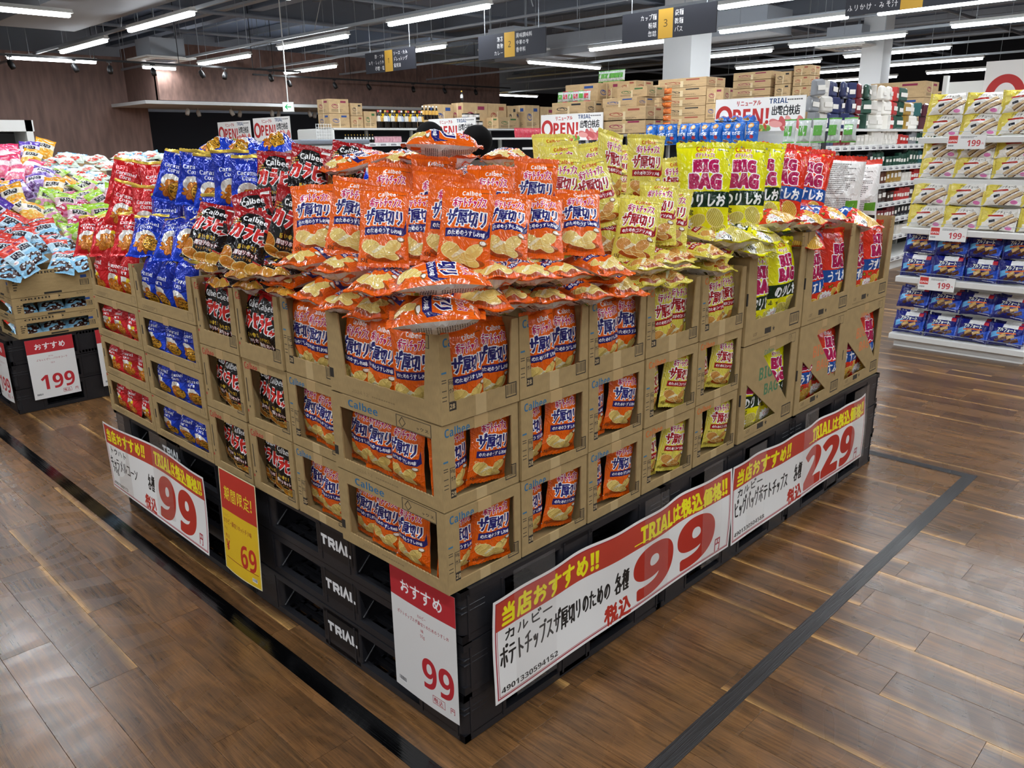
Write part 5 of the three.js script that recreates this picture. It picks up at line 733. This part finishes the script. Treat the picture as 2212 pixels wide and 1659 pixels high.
for (let i = 0; i < 3; i++) SX(-4.88, 0.27, 0.2, 9.2, 1.613 + i * 0.203, `square carton, ${ord(i)} from below beside the long carton stack`, 0.3); for (let i = 0; i < 2; i++) SX(-5.3, 0.218, 0.227, 8.33, 1.786 + i * 0.229, `tall carton, ${i ? 'upper' : 'lower'} of two at the left of the long stack`, 0.3); SX(-5.3, 0.236, 0.172, 8.33, 1.613, 'base carton under the two tall cartons of the long stack');
for (const [z, w, h, X, y, l] of [[-5.22, 0.502, 0.207, 6.748, 1.985, 'large mid-brown carton with a white label above the second banner'], [-4.93, 0.259, 0.243, 6.951, 1.969, 'reddish patterned carton carrying green topped bags'], [-4.69, 0.243, 0.121, 6.951, 2.083, 'small carton on the skyline of the second aisle'], [-5.18, 0.518, 0.154, 6.465, 1.827, 'wide patterned carton carrying green topped bags below the labelled one'], [-4.48, 0.421, 0.113, 6.748, 2.006, 'low carton with a white tag topping the middle stack'], [-4.53, 0.486, 0.104, 6.586, 1.896, 'wide low carton with blue print in the middle stack'], [-4.4, 0.583, 0.151, 6.505, 1.613, 'large low carton at the foot of the middle stack'], [-4.4, 0.583, 0.151, 6.505, 1.743, 'large low carton second in the middle stack'], [-5.18, 0.518, 0.227, 6.465, 1.613, 'plain base carton behind the second banner'], [-4.95, 0.324, 0.373, 6.991, 1.613, 'plain tall base carton deep in the second aisle top']]) SX(z, w, h, X, y, l, 0.34);
const SZ = (x, w, h, z, y, lab, m) => stock(w, h, 0.3, x, y, z - 0.15, lab, 0, m);
for (const [x, w, h, z, y, l] of [[6.01, 0.35, 0.2, -9.2, 1.795, 'lower of two tall printed cartons at the left end of the bottle shelf'], [6.01, 0.35, 0.2, -9.2, 1.997, 'upper of two tall printed cartons at the left end of the bottle shelf'], [6.32, 0.22, 0.17, -9.2, 1.795, 'small carton with a white sheet near the bottles'], [6.32, 0.21, 0.18, -9.2, 1.967, 'small pale carton on the one with a white sheet'], [6.56, 0.23, 0.24, -9.2, 1.795, 'upright carton directly left of the bottle row'], [8.39, 0.42, 0.4, -9.6, 1.795, 'two-panel carton in front of the yellow sign'], [8.99, 0.59, 0.43, -9.45, 1.795, 'big open carton with a bottle standing on it'], [9.52, 0.46, 0.43, -9.45, 1.795, 'upright carton right of the open carton'], [9.9, 0.24, 0.4, -9.45, 1.795, 'narrow carton with pink wrapping on top'], [9.5, 0.52, 0.19, -9.15, 1.795, 'low square carton right of the striped jars'], [10.38, 0.39, 0.42, -9.4, 1.795, 'tall plain carton on the far right of the bottle shelf'], [10.8, 0.4, 0.4, -9.4, 1.795, 'second tall plain carton on the far right of the bottle shelf']]) SZ(x, w, h, z, y, l);
// bottles and jars
const GL1 = phy({ name: 'dark sauce bottle', color: 0x0d0806, roughness: 0.12, clearcoat: 0.6 }), CAPS = [0xc02a24, 0xe8e4dc, 0xd8b040].map((c) => std({ name: 'cap', color: c, roughness: 0.4 })), LBL = [0xe8e2d4, 0xd8a84a, 0xeeeeea, 0xb8c4d8].map((c) => std({ name: 'bottle label', color: c, roughness: 0.6 }));
const lat = (pts, n = 14) => new THREE.LatheGeometry(pts.map((p) => new THREE.Vector2(...p)), n);
const btl = lat([[0, 0], [0.031, 0], [0.033, 0.01], [0.033, 0.15], [0.026, 0.18], [0.013, 0.215], [0.013, 0.24], [0, 0.24]]), btc = lat([[0.016, 0.235], [0.016, 0.265], [0, 0.265]]), btw = lat([[0.0336, 0.1], [0.0336, 0.148], [0.0265, 0.181]]);
function bottle(x, y, z, s, label, i, group) { const t = thing('sauce_bottle', label, 'bottle', [x, y, z], 0, group); me('bottle', btl, GL1, t); me('cap', btc, CAPS[i % 3], t); me('label', btw, LBL[i % 4], t); t.scale.setScalar(s); }
for (let i = 0; i < 14; i++) bottle(6.74 + i * 0.068, 1.793, -9.24 - (i % 2) * 0.03, 1, `dark sauce bottle with a pale label, ${ord(i)} from left in the bottle row`, i, 'sauce bottles on the top board');
for (let i = 0; i < 5; i++) bottle(7.84 + i * 0.075, 1.93, -9.5, 0.85, `small black bottle, ${ord(i)} from left in front of the yellow sign`, 1, 'small black bottles'); SZ(8.0, 0.42, 0.135, -9.4, 1.795, 'low carton holding up the small black bottles'); bottle(8.72, 2.227, -9.5, 0.72, 'brown bottle standing alone on the big open carton', 2); for (let i = 0; i < 10; i++) bottle(6.1 + i * 0.055, 1.582, -9.22, 0.45, `short dark bottle with a gold cap, ${ord(i)} from left on the lower board`, 2, 'short bottles on the lower board');
for (let i = 0; i < 7; i++) { const t = thing('striped_jar', `black and white striped jar, ${ord(i)} in the stack beside the yellow sign`, 'jar', [8.45 + (i % 4) * 0.13 + (i > 3 ? 0.06 : 0), i > 3 ? 1.915 + 0.0 : 1.793, -9.2], 0, 'striped jars'); me('jar', lat([[0, 0], [0.055, 0], [0.055, 0.1], [0.05, 0.105], [0, 0.105]]), CAPS[1], t); me('label', lat([[0.0558, 0.02], [0.0558, 0.06]]), [GL1, gm[0], gm[5]][i % 3], t); me('lid', lat([[0.056, 0.1], [0.056, 0.12], [0, 0.12]]), GL1, t); }
// bagged goods on the aisle tops
const clearM = [0x5cae3c, 0xd83a50, 0xe8b0bc, 0x3a62b8, 0xd8742a, 0xe8d8a0, 0x1d1f2c].map((c) => phy({ name: 'wrapper', color: c, roughness: 0.3, clearcoat: 0.7, bumpMap: CRINKLE, bumpScale: 0.0015 })), silv = phy({ name: 'clear wrapper', color: 0xcfd6d2, roughness: 0.22, clearcoat: 0.8, bumpMap: CRINKLE, bumpScale: 0.0015 });
function wrapped(n, m0, m1, w, h, x, y, z, yaw, label, group, puff = 0.09) { const t = thing(n, label, 'packet', [x, y, z], yaw, group), S = SHAPES[Math.floor(rnd() * 9)]; for (const [k, g, m] of [['body', S.body, m0], ['top_seal', S.top, m1], ['bottom_seal', S.bottom, m1]]) me(k, g, m, t).scale.set(w / 0.125, h / 0.205, puff / 0.045); t.rotation.order = 'YXZ'; t.rotation.x = -0.08; if (m0 === silv) me('label', rb(w * 0.6, h * 0.42, 0.004, 0, h * 0.5, puff * 0.5, 0.0015), m1, t); return t; }
for (let i = 0; i < 6; i++) wrapped('food_packet', silv, clearM[0], 0.085, 0.125, 6.99, 2.215, -5.11 + i * 0.06, -PI / 2 + 0.15, `clear packet with a green top, ${ord(i)} of the upper six on the carton skyline`, 'green topped packets', 0.05);
for (let i = 0; i < 6; i++) wrapped('food_packet', silv, clearM[i % 2 ? 1 : 0], 0.09, 0.12, 6.56, 1.985, -5.38 + i * 0.08, -PI / 2 + 0.2, `clear packet with red and green print, ${ord(i)} of the lower six on the carton`, 'red and green packets', 0.05);
for (let i = 0; i < 8; i++) wrapped('food_packet', i % 3 ? silv : clearM[2], clearM[i < 4 ? 4 : 2], 0.15, 0.09, 7.9 + (i % 2) * 0.06, 1.613 + Math.floor(i / 2) * 0.085, -5.55 + (i % 2) * 0.14, -PI / 2, `pale crackling packet, ${ord(i)} in the pile beside the second banner`, 'pale crackling packets');
for (let i = 0; i < 21; i++) wrapped('food_packet', clearM[i % 3 === 2 ? 4 : 3], clearM[i % 3 === 2 ? 4 : 3], 0.16, 0.07, 8.45, 1.79 - 0.17 + Math.floor(i / 3) * 0.085, -5.5 + (i % 3) * 0.17, -PI / 2, `${i % 3 === 2 ? 'orange' : 'blue'} snack packet, ${ord(Math.floor(i / 3))} tier up the leaning column, ${ord(i % 3)} across`, 'packets in the leaning column', 0.11);
for (let i = 0; i < 17; i++) wrapped('food_packet', clearM[1], clearM[1], 0.1, 0.13, 7.5 + i * 0.085, 1.613, -7.02, 0, `red topped packet, ${ord(i)} along the board behind the heap`, 'red topped packets', 0.05);
for (let i = 0; i < 9; i++) wrapped('food_packet', clearM[2], clearM[2], 0.06, 0.09, 6.66 + i * 0.058, 1.582, -9.22, 0, `small pink packet, ${ord(i)} in the row under the bottles`, 'small pink packets', 0.04);
for (let i = 0; i < 4; i++) wrapped('food_packet', clearM[6], silv, 0.16, 0.09, 6.55, 1.5, -5.35 + i * 0.16, -PI / 2, `black packet, ${ord(i)} at the foot of the second banner`, 'black packets', 0.07);
// end caps with tea
for (const [z, l] of [[-2.72, 'white end cap shelf holding blue tea packs'], [-5.15, 'white end cap shelf under the second banner'], [-7.35, 'white end cap shelf behind the shoppers']]) { const t = thing('end_cap_shelf', l, 'shelf', [6.55, 0, z]); me('back_panel', bx(0.03, 1.6, 0.95, 0.0, 0.8), M.white, t); for (const y of [0.1, 0.5, 0.85, 1.18, 1.48]) me('shelf_board', bx(0.42, 0.025, 0.95, -0.2, y - 0.0125), M.white, t); for (const s of [-1, 1]) me('upright', bx(0.04, 1.62, 0.03, -0.01, 0.81, s * 0.47), M.white, t); }
for (let i = 0; i < 10; i++) bag('tea', [6.24 + (i % 2) * 0.02, 1.483, -3.84 + i * 0.127], -90 + rr(-8, 8), rr(0, 6), rr(-3, 3), `blue barley tea pack, ${ord(i)} from left on the end cap`, 'blue tea packs on the end cap');
for (let i = 0; i < 3; i++) bag('tea', [6.36, 1.7, -3.1 + i * 0.14], -90, 84, 8, `blue barley tea pack lying across the others, ${ord(i)} of three`, 'blue tea packs lying on top');
for (let i = 0; i < 5; i++) wrapped('food_packet', silv, clearM[0], 0.13, 0.21, 6.27, 1.483, -2.2 + i * 0.14 - 0.12, -PI / 2 + rr(-0.2, 0.2), `green and clear tea packet, ${ord(i)} beside the blue tea packs`, 'green tea packets', 0.06);
{ const t = thing('wire_rack', 'white wire rack hooked on the end of the coffee gondola', 'rack', [6.6, 1.3, -2.15]); const a = []; for (let i = 0; i < 7; i++) a.push(rod([-0.2 + i * 0.03, -0.2, 0], [-0.2 + i * 0.03, 0.28, 0], 0.003, 5)); for (let i = 0; i < 9; i++) a.push(rod([-0.21, -0.2 + i * 0.06, 0], [-0.01, -0.2 + i * 0.06, 0], 0.003, 5)); me('grid', mg(a), M.white, t); }
{ const t = thing('wire_rack', 'white wire basket end at the left of the bottle shelf', 'rack', [5.33, 1.73, -8.6]); const a = []; for (let i = 0; i < 7; i++) a.push(rod([-0.12 + i * 0.04, -0.2, 0], [-0.12 + i * 0.04, 0.1, 0], 0.004, 5)); for (let i = 0; i < 8; i++) a.push(rod([-0.12, -0.2 + i * 0.042, 0], [0.12, -0.2 + i * 0.042, 0], 0.003, 5)); a.push(rod([0.12, -0.2, 0], [0.12, -1.73, 0], 0.012), rod([-0.12, -0.2, 0], [-0.12, -1.73, 0], 0.012)); me('grid', mg(a), M.white, t); }
{ const t = thing('chiller_cabinet', 'white open chiller cabinet below the paired banners', 'cabinet', [4.7, 0, -8.4]); me('body', rb(0.95, 1.55, 2.0, 0, 0.775, 0, 0.04), M.white, t); me('canopy', rb(1.0, 0.06, 2.05, 0, 1.58, 0, 0.02), M.beam, t); me('front_glass', bx(0.02, 0.5, 1.8, -0.48, 1.1), M.matt, t); }
{ const t = thing('chiller_cabinet', 'tall white framed glass display chiller at the left edge', 'cabinet', [1.35, 0, -9.4]); me('frame', mg([bx(1.1, 0.12, 0.5, 0, 1.8), bx(0.07, 1.86, 0.5, 0.5, 0.93), bx(0.07, 1.86, 0.5, -0.5, 0.93), bx(1.1, 0.5, 0.5, 0, 0.25)]), M.white, t); me('back_panel', bx(1, 1.4, 0.03, 0, 1.1, -0.23), M.dark, t); for (const y of [0.9, 1.25, 1.5]) me('shelf_board', bx(0.95, 0.02, 0.4, 0, y), M.galv, t); me('glass_pane', bx(0.94, 1.2, 0.006, 0, 1.12, 0.24), phy({ name: 'glass', color: 0xffffff, transmission: 1, roughness: 0.02, thickness: 0 }), t); }
for (let i = 0; i < 4; i++) { const t = thing('food_tub', `green lidded tub, ${ord(i)} from left in the glass chiller`, 'tub', [1.05 + i * 0.2, 1.512, -9.35], 0, 'green tubs in the chiller'); me('tub', lat([[0, 0], [0.07, 0], [0.085, 0.08], [0, 0.08]]), std({ color: 0x9ab8a4, roughness: 0.5 }), t); me('lid', lat([[0.087, 0.078], [0.087, 0.092], [0, 0.094]]), M.white, t); }
for (let i = 0; i < 6; i++) { const z = -10.2; const t = stock(0.46, 0.2, 0.3, 0.2 + i * 0.5, 1.28, z, `low carton, ${ord(i)} in the row beyond the jelly pouches`, 0); t.position.y = 0; t.children.forEach((m) => { m.scale.y = 7; }); }
// far stock at the right
for (const [z, w, h, X, y, l] of [[-2.9, 0.7, 0.2, 10.4, 1.613, 'broad reddish carton beyond the coffee aisle, lower one'], [-2.9, 0.7, 0.2, 10.4, 1.815, 'broad reddish carton beyond the coffee aisle, middle one'], [-2.9, 0.7, 0.2, 10.4, 2.017, 'broad reddish carton beyond the coffee aisle, upper one'], [-2.85, 0.5, 0.28, 11.5, 1.613, 'plain carton behind the wafer shelves, lower one'], [-2.85, 0.45, 0.24, 11.5, 1.895, 'plain carton behind the wafer shelves, upper one'], [-2.75, 0.5, 0.5, 12.4, 1.613, 'tall plain carton just left of the wafer shelves']]) SX(z, w, h, X, y, l, 0.5);
gondola('white gondola far along the aisle behind the wafers', 11.6, 14.2, 0.6, 0.9, [0.4, 0.8, 1.2], 1, 1.6);

// ------------------------------------------------------------ two shoppers, only their dark hair shows above the heap
function capsules(list, size, res, iso = 0) {
  const mc = new MarchingCubes(res, M.paper, false, false, 260000); mc.isolation = iso; const h = size, v = new THREE.Vector3();
  for (let k = 0; k < res; k++) for (let j = 0; j < res; j++) for (let i = 0; i < res; i++) {
    v.set((i - res / 2) / (res / 2) * h, (j - res / 2) / (res / 2) * h, (k - res / 2) / (res / 2) * h); let d = 1e9;
    for (const [a, b, r0, r1, sz = 1] of list) { const ax = b[0] - a[0], ay = b[1] - a[1], az = b[2] - a[2], t = Math.max(0, Math.min(1, ((v.x - a[0]) * ax + (v.y - a[1]) * ay + (v.z - a[2]) * az) / (ax * ax + ay * ay + az * az + 1e-9))), q = Math.hypot((v.x - a[0] - ax * t), (v.y - a[1] - ay * t), (v.z - a[2] - az * t) / sz) - (r0 + (r1 - r0) * t), kk = 0.03, m = Math.max(kk - Math.abs(d - q), 0) / kk; d = Math.min(d, q) - m * m * kk * 0.25; }
    mc.field[i + j * res + k * res * res] = -d;
  }
  mc.update(); const n = mc.count, g = new THREE.BufferGeometry(); g.setAttribute('position', new THREE.BufferAttribute(mc.positionArray.slice(0, n * 3).map((x) => x * h), 3)); g.setAttribute('normal', new THREE.BufferAttribute(mc.normalArray.slice(0, n * 3), 3)); return g;
}
const SKIN = std({ name: 'skin', color: 0xc99a7c, roughness: 0.6 }), HAIR = phy({ name: 'black hair', color: 0x0b0a0a, roughness: 0.92, specularIntensity: 0.3, bumpMap: GRAINB, bumpScale: 0.004 }), CL = [0x34405c, 0x6a6058].map((c) => std({ name: 'jacket', color: c, roughness: 0.9 })), TR = std({ name: 'trousers', color: 0x22242a, roughness: 0.9 });
function person(x, z, h, yaw, i, label) {
  const s = h / 1.7, t = thing('person', label, 'person', [x, 0, z], yaw), o = 0.85; t.scale.setScalar(s);
  const Y = (p) => [p[0], p[1] - o, p[2]], C = (a, b, r0, r1, sz) => [Y(a), Y(b), r0, r1, sz];
  const arm = (q) => [C([q * 0.18, 1.39, 0], [q * 0.23, 1.12, 0.02], 0.05, 0.042), C([q * 0.23, 1.12, 0.02], [q * 0.22, 0.86, 0.1], 0.04, 0.03), C([q * 0.22, 0.86, 0.1], [q * 0.21, 0.77, 0.13], 0.03, 0.022)], leg = (q) => [C([q * 0.09, 0.9, 0], [q * 0.1, 0.5, 0.01], 0.085, 0.058), C([q * 0.1, 0.5, 0.01], [q * 0.1, 0.09, -0.02], 0.055, 0.038), C([q * 0.1, 0.04, -0.03], [q * 0.11, 0.03, 0.15], 0.04, 0.03)];
  const torso = [C([0, 0.95, 0], [0, 1.2, 0], 0.14, 0.13, 0.75), C([0, 1.2, 0], [0, 1.38, -0.01], 0.14, 0.13, 0.72), C([-0.15, 1.4, 0], [0.15, 1.4, 0], 0.055, 0.055)], neck = C([0, 1.42, -0.01], [0, 1.52, 0.005], 0.055, 0.05), head = [C([0, 1.56, 0.02], [0, 1.62, 0], 0.068, 0.086, 1.1), C([0, 1.565, 0.1], [0, 1.59, 0.085], 0.012, 0.008), C([-0.085, 1.575, 0], [-0.085, 1.6, 0], 0.014, 0.018), C([0.085, 1.575, 0], [0.085, 1.6, 0], 0.014, 0.018)];
  me('body', capsules([...torso, ...arm(-1), ...arm(1), ...leg(-1), ...leg(1), neck, ...head], 0.9, 88).translate(0, o, 0), SKIN, t);
  const big = (l, e) => l.map(([a, b, r0, r1, q]) => [a, b, r0 + e, r1 + e, q]);
  me('jacket', capsules(big([...torso, ...arm(-1).slice(0, 2), ...arm(1).slice(0, 2)], 0.014), 0.9, 72).translate(0, o, 0), CL[i], t); me('trousers', capsules(big([...leg(-1).slice(0, 2), ...leg(1).slice(0, 2), C([0, 0.93, 0], [0, 0.99, 0], 0.13, 0.13, 0.75)], 0.013), 0.9, 72).translate(0, o, 0), TR, t);
  me('hair', capsules([[[-0.012, 0.0, -0.015], [0.014, 0.004, 0.0], 0.096, 0.098, 1.1], [[0, -0.06, -0.05], [0, -0.02, -0.03], 0.08, 0.09, 1], [[0.03, 0.05, 0.02], [-0.02, 0.055, -0.03], 0.04, 0.04, 1]], 0.16, 48).translate(0, 1.61, -0.005), HAIR, t);
  for (const q of [-1, 1]) { const e = me('eye', new THREE.SphereGeometry(0.009, 10, 8).translate(q * 0.032, 1.6, 0.082), HAIR, t); e.name = 'eye'; for (let f = 0; f < 4; f++) me('finger', new THREE.CapsuleGeometry(0.008, 0.05 - Math.abs(f - 1.5) * 0.006, 3, 6).rotateX(-0.35).translate(q * 0.21 + (f - 1.5) * 0.0, 0.735, 0.125 + (f - 1.5) * 0.017), SKIN, t); }
}
person(2.86, -3.42, 1.665, PI * 0.62, 0, 'shopper with short black hair, seen from behind above the orange heap'); person(2.8, -2.86, 1.625, PI * 0.7, 1, 'shopper with smooth black hair standing closest to the second reopening banner');
console.log('lamps', lampN, 'objects', scene.children.length);
renderer.render(scene, camera);
